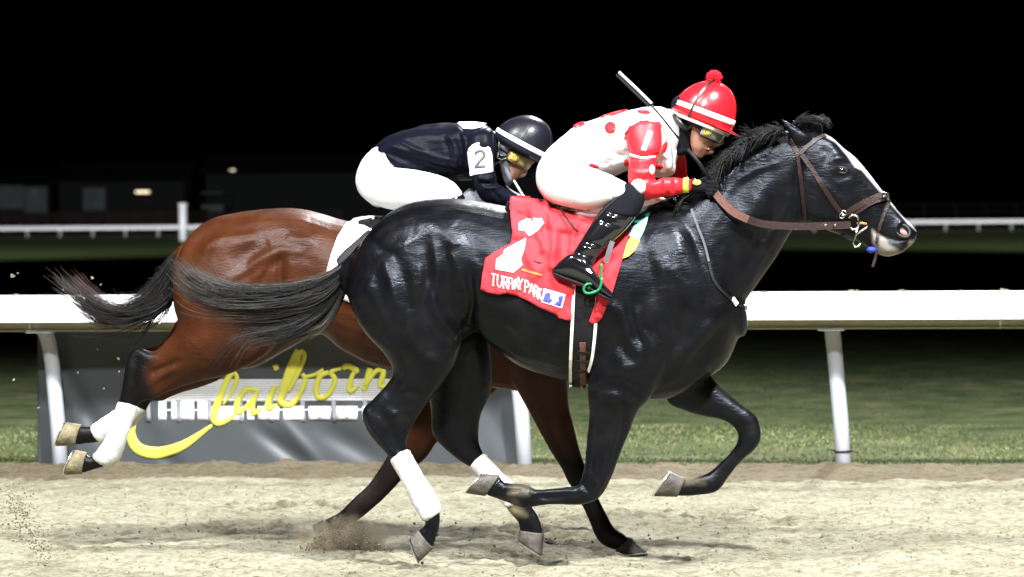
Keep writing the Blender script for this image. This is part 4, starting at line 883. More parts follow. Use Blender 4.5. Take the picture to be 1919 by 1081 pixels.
for sg in (-1, 1):
    mb = MB(); ribbon3(mb, [NEAR.at(1594, 421, sg * .088), NEAR.at(1550, 423, sg * .115), NEAR.at(1490, 424, sg * .130), NEAR.at(1432, 420, sg * .150), NEAR.at(1400, 410, sg * .165)], .033, .005, -NEAR.n); mb.build('rein', M['leather_brown'], bridle, smooth=False)
    mb = MB(); ribbon3(mb, [NEAR.at(1402, 411, sg * .165), NEAR.at(1376, 398, sg * .165), NEAR.at(1354, 378, sg * .150), NEAR.at(1334, 352, sg * .125)], .034, .006, -NEAR.n); mb.build('rein_grip', M['rein_rubber'], bridle, smooth=False)
for (x, y) in ((1547, 422), (1565, 422)):
    p = NEAR.at(x, y, -.119); mb = MB(); mb.ball(p, .006, .003, .006, k=8); mb.build('rein_stud', M['steel'], bridle)
mt = thing('breast_strap', NEAR.at(1375, 567, -.15), 'thin dark martingale strap across the near horse\'s chest', 'strap')
st('strap', [(1296, 392), (1308, 425), (1320, 456), (1328, 490)], .010, M['strap_grey'], .003, mt)
st('lower_strap', [(1328, 492), (1336, 522), (1352, 545), (1376, 567), (1392, 576)], .012, M['leather_black'], .003, mt)
st('keeper', [(1371, 560), (1375, 566), (1379, 571)], .022, M['white_print'], .005, mt, .006)
l = NEAR.at(1394, 577, -.05); mb = MB(); mb.tube([l + (NEAR.e * math.cos(a) + Vector((0, 0, 1)) * math.sin(a)) * .014 for a in np.linspace(0, 6.283, 13)[:-1]], .0035, 6, True); mb.build('ring', M['steel'], mt)

# saddle with pad underneath
saddle = thing('saddle', NEAR.at(1090, 420), 'small black racing saddle with girth and green stirrup', 'saddle')
V, F = loft(NEAR, [(958, 371, 962, 440, .10), (1000, 374, 1000, 450, .15), (1040, 388, 1040, 460, .20), (1095, 400, 1095, 470, .21), (1160, 393, 1160, 470, .20), (1205, 390, 1205, 450, .14)], 24, 4, 2.3); seatVF = (V, F)
link('tree', [v - (v - NEAR.at(1090, 430)) * .03 for v in V], F, M['leather_black'], saddle)
BVs = bvh_of(bm1c, seatVF)
# saddle cloth
cloth = thing('saddle_cloth', NEAR.at(1040, 560, -.3), 'red saddle cloth with white number one and white lettering', 'saddle cloth')
foldsC = [((1000, 400), (1020, 470), 9, .016), ((1030, 395), (1010, 460), 8, -.010), ((1040, 430), (1035, 500), 10, .018), ((1060, 440), (1055, 520), 9, -.012), ((970, 440), (1000, 500), 10, .010), ((960, 455), (1000, 450), 7, -.012), ((985, 500), (975, 550), 7, -.012), ((1040, 470), (1000, 520), 10, .010), ((940, 480), (935, 550), 10, .008), ((1130, 500), (1120, 590), 8, .010), ((1080, 420), (1070, 470), 8, .010), ((1020, 380), (1035, 420), 6, .014)]
def wr(x, y):
    w = .012 + .006 * mnoise.noise(Vector((x / 28, y / 28, 3))) + .003 * mnoise.noise(Vector((x / 11, y / 11, 7)))
    P = np.array([[x, y]], float)
    for a, b, r, h in foldsC:
        d, t = seg_dist(P, [a, b]); w += 1.7 * h * math.exp(-(d[0] / (r * .8)) ** 2)
    return max(w, .003)
poly = [(957, 367), (982, 368), (1007, 373), (1031, 389), (1065, 398), (1100, 405), (1150, 402), (1192, 404), (1182, 430), (1167, 484), (1147, 550), (1128, 596), (1120, 604), (1108, 607), (1104, 601), (1115, 570), (1118, 548), (1098, 540), (1078, 534), (1074, 566), (1071, 601), (1066, 600), (1046, 595), (1044, 590), (1015, 577), (990, 564), (969, 554), (950, 549), (934, 552), (915, 548), (901, 542), (904, 515), (910, 484), (932, 470), (957, 457), (960, 437), (956, 402)]
co = patch('cloth', [poly], BVs, NEAR, M['cloth_red'], cloth, off=.004, thick=.004, maxe=7, wrinkle=wr)
cm = co.data.copy(); cm.transform(Matrix.Translation(root_loc(cloth))); BVc = bvh_of(cm)
def deco(name, polys, m, off=.0025, par=None, maxe=5): return patch(name, polys, BVc, NEAR, m, par or cloth, off=off, thick=.0006, maxe=maxe)
deco('numeral', [[(972, 417), (988, 409), (1015, 409), (1020, 418), (1008, 432), (992, 443), (984, 433), (972, 431)], [(945, 468), (986, 445), (982, 470), (976, 487), (980, 496), (972, 503), (962, 511), (928, 505), (930, 485), (943, 476)]], M['white_print'])
def letter(ch):
    s = {'T': [[(0, 0), (1, 0)], [(.5, 0), (.5, 1)], [(.3, 1), (.7, 1)]], 'U': [[(.1, 0), (.1, .75), (.5, 1), (.9, .75), (.9, 0)], [(-.05, 0), (.28, 0)], [(.72, 0), (1.05, 0)]], 'R': [[(.15, 0), (.15, 1)], [(.0, 0), (.65, 0), (.9, .25), (.65, .5), (.15, .5)], [(.5, .5), (1, 1)], [(0, 1), (.35, 1)]],
         'F': [[(.15, 0), (.15, 1)], [(0, 0), (.95, 0)], [(.15, .5), (.7, .5)], [(0, 1), (.35, 1)]], 'W': [[(0, 0), (.25, 1)], [(.25, 1), (.5, .2)], [(.5, .2), (.75, 1)], [(.75, 1), (1, 0)]], 'A': [[(0, 1), (.5, 0)], [(.5, 0), (1, 1)], [(.25, .65), (.75, .65)]],
         'Y': [[(0, 0), (.5, .5)], [(1, 0), (.5, .5)], [(.5, .5), (.5, 1)], [(.3, 1), (.7, 1)]], 'P': [[(.15, 0), (.15, 1)], [(0, 0), (.65, 0), (.9, .28), (.65, .55), (.15, .55)], [(0, 1), (.35, 1)]], 'K': [[(.15, 0), (.15, 1)], [(.9, 0), (.2, .5)], [(.35, .4), (1, 1)], [(0, 1), (.35, 1)]]}
    return s[ch]
lay = [('T', 921, 513, 9), ('U', 932, 516, 9.5), ('R', 943, 518.5, 9), ('F', 953, 520.5, 6.5), ('W', 960, 522, 5.5), ('A', 966.5, 521, 5.5), ('Y', 971, 519, 9), ('P', 983.5, 525, 8.5), ('A', 992.5, 529.5, 8.5), ('R', 1001, 534, 7.5), ('K', 1008.5, 538.5, 7)]
for ch, x, y, w in lay:
    st_ = []
    for pl in letter(ch):
        q = [(x + a * w + b * -1.2, y + b * 21 + a * w * (.18 if x < 965 else .42)) for a, b in pl]; st_.append(ribbon_poly(q, 2.6 if w > 6 else 2.0, 2))
    deco('letter', st_, M['white_print'], .0028, maxe=6)
deco('logo', [[(1019, 540), (1060, 552), (1053, 578), (1014, 566)]], M['white_print'], .0028)
deco('logo_mark', [[(1021, 551), (1027, 547), (1033, 551), (1031, 558), (1036, 562), (1031, 568), (1017, 564)], [(1046, 555), (1056, 554), (1051, 574), (1040, 571), (1041, 566), (1047, 564)]], M['blue_print'], .0042)
deco('sponsor_mark', [[(996, 487), (1007, 490), (1018, 493), (1010, 494), (1004, 491)]], M['black_print'], .003)
deco('sponsor_stripe', [[(978, 503), (1016, 514), (1015, 518), (977, 507)]], M['orange_print'], .003)
# the bright pad tips showing in front of the rider's leg
pad = thing('saddle_pad', NEAR.at(1195, 440, -.28), 'green, aqua and lime pad showing ahead of the red cloth', 'saddle pad')
patch('green_tip', [[(1184, 418), (1206, 396), (1221, 398), (1215, 408), (1196, 420)]], BVs, NEAR, M['teal'], pad, off=.014, thick=.006, maxe=6)
patch('aqua_panel', [[(1215, 407), (1196, 420), (1184, 428), (1178, 443), (1198, 451), (1206, 436), (1212, 420)]], BVs, NEAR, M['aqua'], pad, off=.016, thick=.006, maxe=6)
patch('lime_panel', [[(1182, 443), (1199, 452), (1190, 470), (1178, 481), (1163, 487), (1170, 465)]], BVs, NEAR, M['lime'], pad, off=.015, thick=.006, maxe=6)
# girth
g = patch('girth', [[(1074, 530), (1120, 545), (1117, 600), (1111, 662), (1102, 700), (1096, 728), (1070, 724), (1071, 660), (1072, 600)]], BVs, NEAR, M['leather_black'], saddle, off=.006, thick=.004, maxe=10)
for P in ([(1076, 534), (1073, 600), (1070, 670), (1070, 722)], [(1118, 556), (1116, 610), (1111, 662), (1104, 694)]):
    mb = MB(); strap(mb, BVs, NEAR, P, .013, .005, .011); mb.build('piping', M['trim_cream'], g, smooth=False)
for P in ([(1092, 640), (1093, 680), (1093, 730)],):
    mb = MB(); strap(mb, BVs, NEAR, P, .026, .005, .012); mb.build('billet', M['rein_rubber'], g, smooth=False)
for y in (656, 673, 690):
    mb = MB(); strap(mb, BVs, NEAR, [(1083, y), (1092, y + 1), (1104, y + 2)], .012, .005, .017); mb.build('buckle', M['leather_black'], g, smooth=False)
mb = MB(); ribbon3(mb, [NEAR.at(1148, 452, -.33), NEAR.at(1141, 472, -.335), NEAR.at(1136, 492, -.335)], .022, .004, -NEAR.n); mb.build('stirrup_leather', M['strap_grey'], saddle, smooth=False)
for sg in (-1, 1):
    P = [(1127, 494), (1127, 512), (1123, 530), (1114, 533), (1101, 532), (1094, 540), (1098, 549), (1112, 548), (1124, 540), (1128, 520)]
    mb = MB(); mb.tube([Vector(q) for q in catmull([tuple(NEAR.at(x, y, sg * (.375 if i > 3 else .345))) for i, (x, y) in enumerate(P)], 3)], .0058, 8); so = mb.build('stirrup', M['green'], saddle)
    mb = MB(); mb.ball(NEAR.at(1104, 541, sg * .378), .010, .006, .010, k=10); mb.build('stirrup_boss', M['leather_black'], so)
mb = MB(); mb.tube([NEAR.at(1050, 390, -.19), NEAR.at(1060, 405, -.225), NEAR.at(1075, 425, -.25), NEAR.at(1083, 434, -.262)], .005, 6); mb.build('surcingle_end', M['leather_brown'], saddle)

# ---------------------------------------------------------------- tack of the far horse
BVs2 = bvh_of(bm2c); c2 = thing('saddle_cloth', FAR.at(660, 500, -.3), 'white saddle cloth with black numeral on the bay horse', 'saddle cloth')
co2 = patch('cloth', [[(648, 420), (664, 408), (690, 404), (725, 404), (760, 404), (850, 410), (850, 600), (700, 585), (640, 560), (612, 522), (613, 505), (620, 478), (632, 445)]], BVs2, FAR, M['cloth_white'], c2, off=.012, thick=.005, maxe=12, wrinkle=lambda x, y: .004 * mnoise.noise(Vector((x / 30, y / 30, 1))))
cm2 = co2.data.copy(); cm2.transform(Matrix.Translation(root_loc(c2))); BVc2 = bvh_of(cm2)
patch('numeral', [[(671, 413), (705, 406), (712, 407), (708, 416), (700, 421), (672, 421)], [(630, 486), (644, 470), (662, 455), (690, 430), (700, 440), (670, 470), (700, 520), (650, 510), (634, 500)]], BVc2, FAR, M['black_print'], c2, off=.003, thick=.0008, maxe=8)
s2 = thing('saddle', FAR.at(780, 430), 'small dark saddle mostly hidden under the rider in black', 'saddle')
V, F = loft(FAR, [(690, 408, 690, 460, .10), (740, 405, 740, 470, .17), (800, 405, 800, 470, .19), (870, 398, 870, 470, .17), (905, 395, 905, 450, .10)], 22, 4, 2.3); link('seat', V, F, M['leather_black'], s2)
V, F = loft(FAR, [(860, 372, 862, 410, .07, -.03), (880, 353, 884, 405, .10, -.03), (905, 366, 905, 410, .10, -.03), (930, 385, 930, 420, .06, -.03)], 18); link('grey_pad', V, F, M['bala_grey'], s2)

# ================================================================== RIDERS
def px_dir(fr, dx, dy):
    L = math.hypot(dx, dy); return (fr.e * (dx / L) - Vector((0, 0, 1)) * (dy / L))
def helmet(fr, root, mid, fwd, Lh, Hh, wd, d, m, band, lower, dark):
    s = 1 / (fr.m); ex = px_dir(fr, *fwd); ez = px_dir(fr, fwd[1], -fwd[0]); ey = fr.n; c = fr.at(*mid, d); L = Lh * s; H = Hh * s
    def pt(th, ph, g=0.0):
        k = 1 + .06 * max(0, math.cos(ph)); x = math.sin(th) ** .9 * math.cos(ph) if th < math.pi / 2 else math.sin(th) * math.cos(ph); y = math.sin(th) ** .9 * math.sin(ph) if th < math.pi / 2 else math.sin(th) * math.sin(ph)
        ripple = 1 + .012 * math.cos(ph * 3 + .5) * math.sin(th)
        return c + ex * ((L + g) * x * ripple) + ey * ((wd + g) * y) + ez * ((H + g) * math.cos(th) + (H * .07) * (th < math.pi / 2) * math.cos(ph) * math.sin(2 * th))
    def shell(name, t0, t1, g, mm, par, nt=14, n=44, cap=True):
        V = []; F = []
        for i in range(nt + 1):
            for j in range(n): V.append(pt(t0 + (t1 - t0) * i / nt, 2 * math.pi * j / n, g))
        for i in range(nt):
            for j in range(n): F.append((i * n + j, (i + 1) * n + j, (i + 1) * n + (j + 1) % n, i * n + (j + 1) % n))
        if cap: F.append(tuple(range(nt * n, nt * n + n))[::-1])
        return link(name, V, F, mm, par)
    h = shell('helmet', .02, math.pi * .53, 0, m, root)
    b = shell('band', math.pi * .425, math.pi * .468, .003, band, h, 3, 44, False); b.modifiers.new('t', 'SOLIDIFY').thickness = .003
    if lower: lo = shell('lower_rim', math.pi * .515, math.pi * .56, -.002, lower, h, 3, 44, False); lo.modifiers.new('t', 'SOLIDIFY').thickness = .004
    V = []; F = []; n = 20
    for i in range(n + 1):
        ph = (i / n - .5) * 2.2; o_ = pt(math.pi * .50, ph); r = (.028 + .012 * math.cos(ph)) * math.cos(ph * .65)
        dr = ex * math.cos(ph) + ey * math.sin(ph); V += [o_, o_ + dr * r - ez * .008, o_ - ez * .004, o_ + dr * r - ez * .012]
    for i in range(n): a = i * 4; F += [(a, a + 1, a + 5, a + 4), (a + 2, a + 6, a + 7, a + 3), (a + 1, a + 3, a + 7, a + 5)]
    link('visor', V, F, m, h)
    for ph in (math.pi * .5, -math.pi * .5, .35, -.35 + math.pi * 2, math.pi - .4, math.pi + .4):
        mb = MB(); mb.tube([pt(t, ph, .0003) for t in np.linspace(.08, math.pi * .42, 14)], .0016, 5); mb.build('seam', m, h)
    return h, pt, ex, ey, ez, c
def goggles(fr, root, c, ex, ey, ez, a, b, hh, fm, lm, dm):
    g = None; V = []; F = []; n = 30
    def P(psi, s, gr=0.0): return c + ex * ((a + gr) * math.cos(psi)) + ey * ((b + gr) * math.sin(psi)) + ez * (s * hh * (1 - .22 * (abs(psi) / 1.6) ** 2))
    for i in range(n + 1):
        psi = -1.35 + 2.7 * i / n
        for s in (-1, -.5, 0, .5, 1): V.append(P(psi, s, .012 - .004 * s * s))
    for i in range(n):
        for j in range(4): k = i * 5 + j; F.append((k, k + 1, k + 6, k + 5))
    g = link('goggles', V, F, lm, root); md = g.modifiers.new('t', 'SOLIDIFY'); md.thickness = .006
    mb = MB(); loop = [P(p, 1, .009) for p in np.linspace(-1.35, 1.35, 24)] + [P(p, -1, .009) for p in np.linspace(1.35, -1.35, 24)]
    mb.tube(loop, .0065, 8, True); mb.build('frame', fm, g)
    mb = MB(); ribbon3(mb, [P(p, .1 + .5 * (-1.3 - p), .004) for p in (-1.3, -1.5, -1.75, -2.0)], .018, .004, ey); mb.build('strap', M['goggle_black'], g)
    q = P(-1.12, .05, .014); nn = (ex * math.cos(-1.12) * .5 - ey).normalized(); t = ez
    mb = MB(); mb.tube([q, q + nn * .007, q + nn * .010], [.019, .019, .014], 18); ds = mb.build('side_disc', dm, g)
    mb = MB(); q2 = q + nn * .0095; mb.tube([q2 + (t * math.cos(x) + nn.cross(t) * math.sin(x)) * .011 for x in np.linspace(0, 6.283, 17)[:-1]], .002, 6, True); mb.build('disc_ring', fm, ds)
    return g
def part(parts, name, m, root, vox=.006, it=4, carves=None, fr=None, wr=None):
    me = fuse(parts, vox, it, 1)
    if wr: wrinkle_me(me, *wr)
    if carves: carve(me, fr, carves, .3, 1.0 if name in ('body', 'boot') else 1.8)
    bv = bvh_of(me); return finish(me, name, m, root), bv
def tubeVF(P, r, k=10):
    mb = MB(); mb.tube(P, r, k); return mb.V, mb.F
def fist(fr, x, y, d, s=1.0, sg=-1):
    """gloved hand closed on the rein: palm, four curled fingers, thumb on top"""
    A = lambda dx, dy, dd: fr.at(x + dx * s, y + dy * s, d + sg * dd)
    out = [loft(fr, [(x - 30 * s, y - 11 * s, x - 31 * s, y + 10 * s, .024, d), (x - 16 * s, y - 13 * s, x - 17 * s, y + 13 * s, .027, d), (x, y - 13 * s, x - 2 * s, y + 14 * s, .026, d + sg * .004), (x + 10 * s, y - 9 * s, x + 8 * s, y + 12 * s, .018, d + sg * .008)], 16)]
    for i, L in enumerate((20, 23, 22, 17)):
        yy = -9 + 7.2 * i; out.append(tubeVF([A(0, yy, .022), A(L * .55, yy + 1, .030), A(L * .95, yy + 2, .016), A(L * .98, yy + 3, -.006), A(L * .6, yy + 3.5, -.020), A(L * .25, yy + 3, -.016)], [.0095, .0098, .0095, .009, .0082, .006]))
    out.append(tubeVF([A(-12, -11, .018), A(0, -16, .022), A(12, -17, .016), A(20, -14, .004)], [.011, .0105, .0098, .007])); return out

# ---------------------------------------------------------------- near rider: red and white silks
r = NEAR.at(1100, 500); r.z = NEAR.at(1100, 400).z
J1 = thing('person', r, 'rider in white silks with red dots and red pom-pom cap, crouched over the near horse', 'person')
t1 = [(1050, 257, 1112, 322, .145), (1080, 237, 1146, 332, .165), (1120, 222, 1172, 322, .18), (1165, 209, 1205, 312, .19), (1204, 201, 1240, 318, .19), (1236, 200, 1258, 312, .165), (1255, 208, 1268, 282, .11), (1268, 218, 1280, 262, .07)]
hip1 = [(1062, 250, 1128, 318, .14), (1044, 264, 1112, 328, .158), (1022, 286, 1092, 345, .17), (1007, 314, 1076, 370, .168), (1006, 345, 1056, 386, .14), (1020, 370, 1040, 386, .09)]
def thigh1(sg): return [(1036, 292, 1024, 374, .085, sg * .10), (1072, 302, 1054, 386, .092, sg * .15), (1110, 314, 1092, 393, .086, sg * .19), (1145, 328, 1126, 389, .072, sg * .22), (1172, 342, 1152, 378, .060, sg * .235), (1184, 352, 1166, 376, .045, sg * .24)]
def calf1(sg): return [(1156, 358, 1206, 364, .052, sg * .24), (1140, 376, 1203, 386, .055, sg * .25), (1124, 395, 1188, 412, .053, sg * .265), (1106, 422, 1164, 440, .047, sg * .285), (1088, 450, 1136, 464, .041, sg * .30), (1072, 476, 1118, 484, .038, sg * .31), (1066, 494, 1112, 500, .036, sg * .315)]
def foot1(sg): return [(1037, 502, 1038, 511, .026, sg * .315), (1052, 486, 1054, 518, .034, sg * .315), (1072, 474, 1078, 526, .037, sg * .32), (1094, 482, 1096, 533, .038, sg * .325), (1114, 506, 1114, 541, .039, sg * .33), (1132, 530, 1132, 553, .036, sg * .33), (1145, 545, 1145, 559, .018, sg * .33)]
arm1 = [(1176, 250, 1234, 232, .055, -.15), (1173, 262, 1240, 252, .062, -.175), (1180, 288, 1239, 278, .058, -.20), (1177, 318, 1230, 306, .054, -.215), (1179, 345, 1228, 330, .052, -.22), (1190, 370, 1229, 338, .050, -.22), (1212, 373, 1238, 334, .047, -.21), (1240, 370, 1252, 333, .043, -.19), (1270, 365, 1274, 333, .036, -.155), (1292, 359, 1290, 334, .028, -.125)]
arm1f = [(1205, 250, 1262, 240, .055, .14), (1225, 285, 1280, 272, .055, .18), (1235, 320, 1286, 302, .052, .20), (1240, 345, 1288, 330, .048, .20), (1262, 360, 1290, 332, .042, .18), (1285, 362, 1292, 336, .035, .14), (1300, 358, 1302, 334, .028, .11)]
head1 = [(1355, 205, 1285, 182, .07), (1360, 236, 1270, 212, .08), (1355, 252, 1266, 226, .078), (1345, 262, 1270, 244, .071), (1337, 274, 1276, 258, .062), (1328, 285, 1284, 270, .052), (1318, 293, 1293, 279, .036)]
nose1 = [(1352, 248, 1338, 256, .013), (1354, 258, 1339, 264, .016), (1357, 267, 1338, 271, .020), (1349, 273, 1335, 274, .013)]
lips1 = [(1342, 275, 1322, 276, .024), (1338, 279, 1322, 280, .020), (1339, 284, 1320, 284, .023)]
neck1 = [(1235, 215, 1262, 270, .07), (1262, 222, 1285, 268, .062), (1285, 225, 1305, 268, .06)]
skin_parts = [loft(NEAR, S, 20, 4, 2.1, grow=g) for S, g in ((t1, -.034), (hip1, -.03), (thigh1(-1), -.012), (thigh1(1), -.012), (calf1(-1), -.010), (calf1(1), -.010), (foot1(-1), -.008), (foot1(1), -.008), (arm1, -.016), (arm1f, -.016), (head1, 0), (nose1, 0), (neck1, -.004))]
skin_parts += [loft(NEAR, lips1, 14)] + [loft(NEAR, [(1294, 340, 1293, 356, .018, sg * .112), (1322, 341, 1320, 359, .018, sg * .108), (1338, 346, 1337, 358, .012, sg * .105)], 12) for sg in (-1, 1)]
b1, BVb1 = part(skin_parts, 'body', M['skin'], J1, .0048, 5, [([(1318, 268), (1320, 278), (1314, 288)], 4, -3), ([(1330, 262), (1322, 268)], 4, 2)], NEAR)
jk, BVj1 = part([loft(NEAR, t1, 26, 5, 2.2), loft(NEAR, [(1180, 240, 1195, 330, .10, 0), (1215, 250, 1240, 332, .14, 0), (1245, 262, 1262, 326, .12, 0), (1262, 275, 1268, 300, .06, 0)], 20)], 'jacket', M['silk_white'], J1, .006, 5, [([(1185, 232), (1196, 262), (1190, 300)], 9, -7), ([(1240, 260), (1244, 290), (1236, 322)], 5, -6), ([(1252, 268), (1256, 295), (1250, 322)], 5, 5), ([(1150, 300), (1175, 285), (1200, 290)], 6, -6), ([(1135, 312), (1165, 302), (1180, 306)], 4, 5), ([(1205, 215), (1225, 235), (1240, 262)], 4, -4), ([(1110, 235), (1140, 262), (1150, 300)], 10, -3), ([(1215, 205), (1240, 232), (1250, 250)], 4, 4), ([(1090, 262), (1120, 285), (1160, 300)], 4, 5), ([(1082, 272), (1115, 300), (1150, 312)], 4, -5), ([(1130, 270), (1155, 288), (1180, 294)], 4, -5), ([(1160, 235), (1175, 255), (1178, 280)], 4, -5), ([(1150, 240), (1164, 262), (1170, 288)], 4, 4), ([(1225, 285), (1240, 300), (1246, 320)], 3, -5), ([(1230, 262), (1240, 285), (1252, 300)], 3, 4)], NEAR, (.005, 8, (1, 1, 1.4)))
bre, _ = part([loft(NEAR, hip1, 26, 5, 2.2), loft(NEAR, thigh1(-1), 22), loft(NEAR, thigh1(1), 22)], 'breeches', M['breeches'], J1, .006, 6, [([(1100, 318), (1075, 330), (1052, 350)], 8, -6), ([(1125, 330), (1110, 350), (1090, 370)], 8, -3), ([(1165, 350), (1150, 362), (1148, 375)], 4, -4)], NEAR, (.002, 8, (1, 1, 1)))
sl, BVsl = part([loft(NEAR, arm1, 22)], 'sleeve', M['silk_red'], J1, .0055, 4, [([(1245, 340), (1250, 365)], 3, -4), ([(1256, 338), (1260, 366)], 3, 3), ([(1265, 338), (1268, 364)], 3, -3), ([(1190, 340), (1215, 335), (1230, 336)], 4, -5), ([(1182, 320), (1205, 325), (1226, 318)], 4, 4), ([(1182, 296), (1210, 292), (1236, 290)], 4, -7)], NEAR, (.003, 14, (1, 1, 1)))
part([loft(NEAR, arm1f, 20)], 'sleeve', M['silk_red'], J1, .006, 4, None, NEAR, (.003, 14, (1, 1, 1)))
# red shoulder yoke with white tab, dots
V, F = loft(NEAR, [(1170, 252, 1186, 236, .03, -.17), (1178, 236, 1232, 226, .05, -.165), (1172, 258, 1240, 246, .066, -.172), (1180, 284, 1240, 274, .063, -.196), (1181, 290, 1237, 282, .060, -.20)], 22, 5); sh = link('shoulder_guard', V, F, M['silk_red'], J1)
BVsh = BVHTree.FromPolygons([Vector(v) for v in V], F); BVall = bvh_of((V, F), *[])
def disc(x, y, rx, ry, rot=0, n=22): return [(x + rx * math.cos(a) * math.cos(rot) - ry * math.sin(a) * math.sin(rot), y + rx * math.cos(a) * math.sin(rot) + ry * math.sin(a) * math.cos(rot)) for a in np.linspace(0, 2 * math.pi, n + 1)[:-1]]
patch('white_tab', [[(1214, 244), (1224, 247), (1210, 283), (1201, 281)]], BVsh, NEAR, M['white_print'], sh, off=.003, thick=.001)
patch('cuff_band', [[(1180, 287), (1205, 294), (1228, 292), (1228, 295), (1204, 298), (1180, 292)]], BVsl, NEAR, M['white_print'], sl, off=.005, thick=.002)
for D in (disc(1144, 239, 10.5, 11), disc(1207, 209.5, 12, 5, .1), disc(1086, 233.5, 12, 4.5, -.35), disc(1150, 213, 28, 3.4, -.27), disc(1113, 311, 9, 3.5, .3), [(1169, 258), (1176, 243), (1186, 234), (1200, 226), (1214, 225), (1226, 230), (1232, 240), (1226, 262), (1190, 270), (1176, 268)], disc(1245, 276, 5, 12, .35), disc(1173, 305, 4, 7), disc(1234, 312, 9, 4)):
    patch('red_dot', [D], BVj1, NEAR, M['silk_red'], jk, off=.003, thick=.001)
for D in (disc(1196, 350, 14, 15), disc(1222, 318, 5, 9.5)): patch('white_dot', [D], BVsl, NEAR, M['white_print'], sl, off=.003, thick=.001)
patch('zip_placket', [ribbon_poly([(1224, 206), (1236, 226), (1246, 250), (1250, 268)], 2.2)], BVj1, NEAR, M['ban_grey'], jk, off=.003, thick=.001)
V, F = loft(NEAR, [(1252, 204, 1262, 272, .085), (1262, 206, 1272, 274, .080), (1268, 210, 1276, 268, .076)], 22, 3); link('collar', V, F, M['silk_white'], J1)
for sg in (-1, 1):
    bt, BVbt = part([loft(NEAR, calf1(sg), 22), loft(NEAR, foot1(sg), 20, 4, 2.4)], 'boot', M['boot'], J1, .0055, 4, [([(1078, 470), (1095, 478), (1116, 478)], 4, -6), ([(1082, 460), (1105, 466), (1128, 468)], 4, 4), ([(1086, 450), (1110, 456), (1135, 458)], 4, -4), ([(1140, 392), (1160, 398), (1182, 402)], 3, -4), ([(1132, 402), (1150, 408), (1174, 412)], 3, 3), ([(1124, 412), (1145, 420), (1165, 424)], 3, -4), ([(1070, 488), (1090, 498), (1108, 506)], 5, -4)], NEAR)
    V, F = loft(NEAR, [(1036, 508, 1037, 514, .028, sg * .315), (1060, 518, 1060, 524, .037, sg * .317), (1095, 531, 1095, 537, .039, sg * .325), (1130, 551, 1130, 557, .037, sg * .33), (1146, 559, 1146, 563, .02, sg * .33)], 16, 3, 2.6); link('sole', V, F, M['leather_black'], bt)
    V, F = loft(NEAR, [(1160, 352, 1196, 352, .050, sg * .235), (1154, 362, 1208, 368, .058, sg * .24), (1138, 380, 1205, 386, .060, sg * .25), (1128, 392, 1196, 404, .058, sg * .262)], 20); link('boot_cuff', V, F, M['bala_black'], bt)
    go, _ = part(fist(NEAR, 1324, 350, sg * .112, 1.0, sg), 'glove', M['bala_black'], J1, .0036, 2)
    if sg < 0:
        V, F = loft(NEAR, [(1281, 333, 1280, 362, .034, -.140), (1290, 333, 1291, 361, .031, -.126)], 20, 2, flat0=True, flat1=True); link('wristband', V, F, M['wristband'], J1)
        l = NEAR.at(1306, 342, -.142); mb = MB(); mb.ball(l, .020, .006, .013, (NEAR.e, NEAR.n, Vector((0, 0, 1))), 10); mb.build('glove_badge', M['yellow'], go)
h1, pt1, ex, ey, ez, hc = helmet(NEAR, J1, (1315, 222), (112, 47), 60, 73, .125, 0, M['helmet_red'], M['white_print'], M['white_print'], M['bala_black'])
pc = NEAR.at(1338, 146, 0); mb = MB(); rr = random.Random(5)
for i in range(420):
    v = Vector((rr.gauss(0, 1), rr.gauss(0, 1), rr.gauss(0, 1))).normalized(); q = pc + v * .024; mb.tube([pc + v * .01, q, pc + v * .036 * rr.uniform(.9, 1.06) + Vector((rr.gauss(0, .002), rr.gauss(0, .002), rr.gauss(0, .002)))], [.004, .0036, .0012], 4)
mb.ball(pc, .026); pm = mb.build('pom_pom', M['yarn_red'], h1); pm['kind'] = 'stuff'
mb = MB(); ribbon3(mb, [pt1(math.pi * t, -math.pi * .5 - .35, .004) for t in (.06, .15, .25, .35, .45, .53)], .010, .003, -NEAR.n); mb.build('cap_strap', M['goggle_black'], h1, smooth=False)
part([loft(NEAR, [(1330, 205, 1258, 190, .088), (1318, 235, 1258, 214, .086), (1310, 250, 1262, 238, .080), (1303, 268, 1264, 256, .072), (1300, 282, 1266, 276, .062), (1290, 288, 1264, 286, .062)], 22), loft(NEAR, [(1252, 212, 1262, 274, .074), (1270, 214, 1280, 280, .072), (1285, 220, 1294, 286, .064)], 20)], 'balaclava', M['bala_black'], J1, .006, 4, None, NEAR, (.003, 14, (1, 1, 1)))
mb = MB(); mb.tube([NEAR.at(1262, 214, -.085), NEAR.at(1276, 232, -.092), NEAR.at(1286, 244, -.090)], [.010, .012, .010], 10); mb.tube([NEAR.at(1286, 244, -.086), NEAR.at(1300, 232, -.090), NEAR.at(1306, 226, -.090)], .007, 8); mb.build('chin_harness', M['goggle_black'], h1)
goggles(NEAR, J1, NEAR.at(1306, 239, 0), ex, ey, ez, .112, .088, .028, M['goggle_black'], M['lens'], M['yellow'])
patch('mouth', [[(1319, 279), (1326, 275.5), (1334, 275), (1340, 277), (1337, 282), (1328, 284)]], BVb1, NEAR, M['lip'], b1, off=.001, thick=.001, maxe=3)
patch('teeth', [[(1324, 279.5), (1329, 277.5), (1335, 277), (1334, 280), (1329, 281.2)]], BVb1, NEAR, M['teeth'], b1, off=.003, thick=.001, maxe=3)
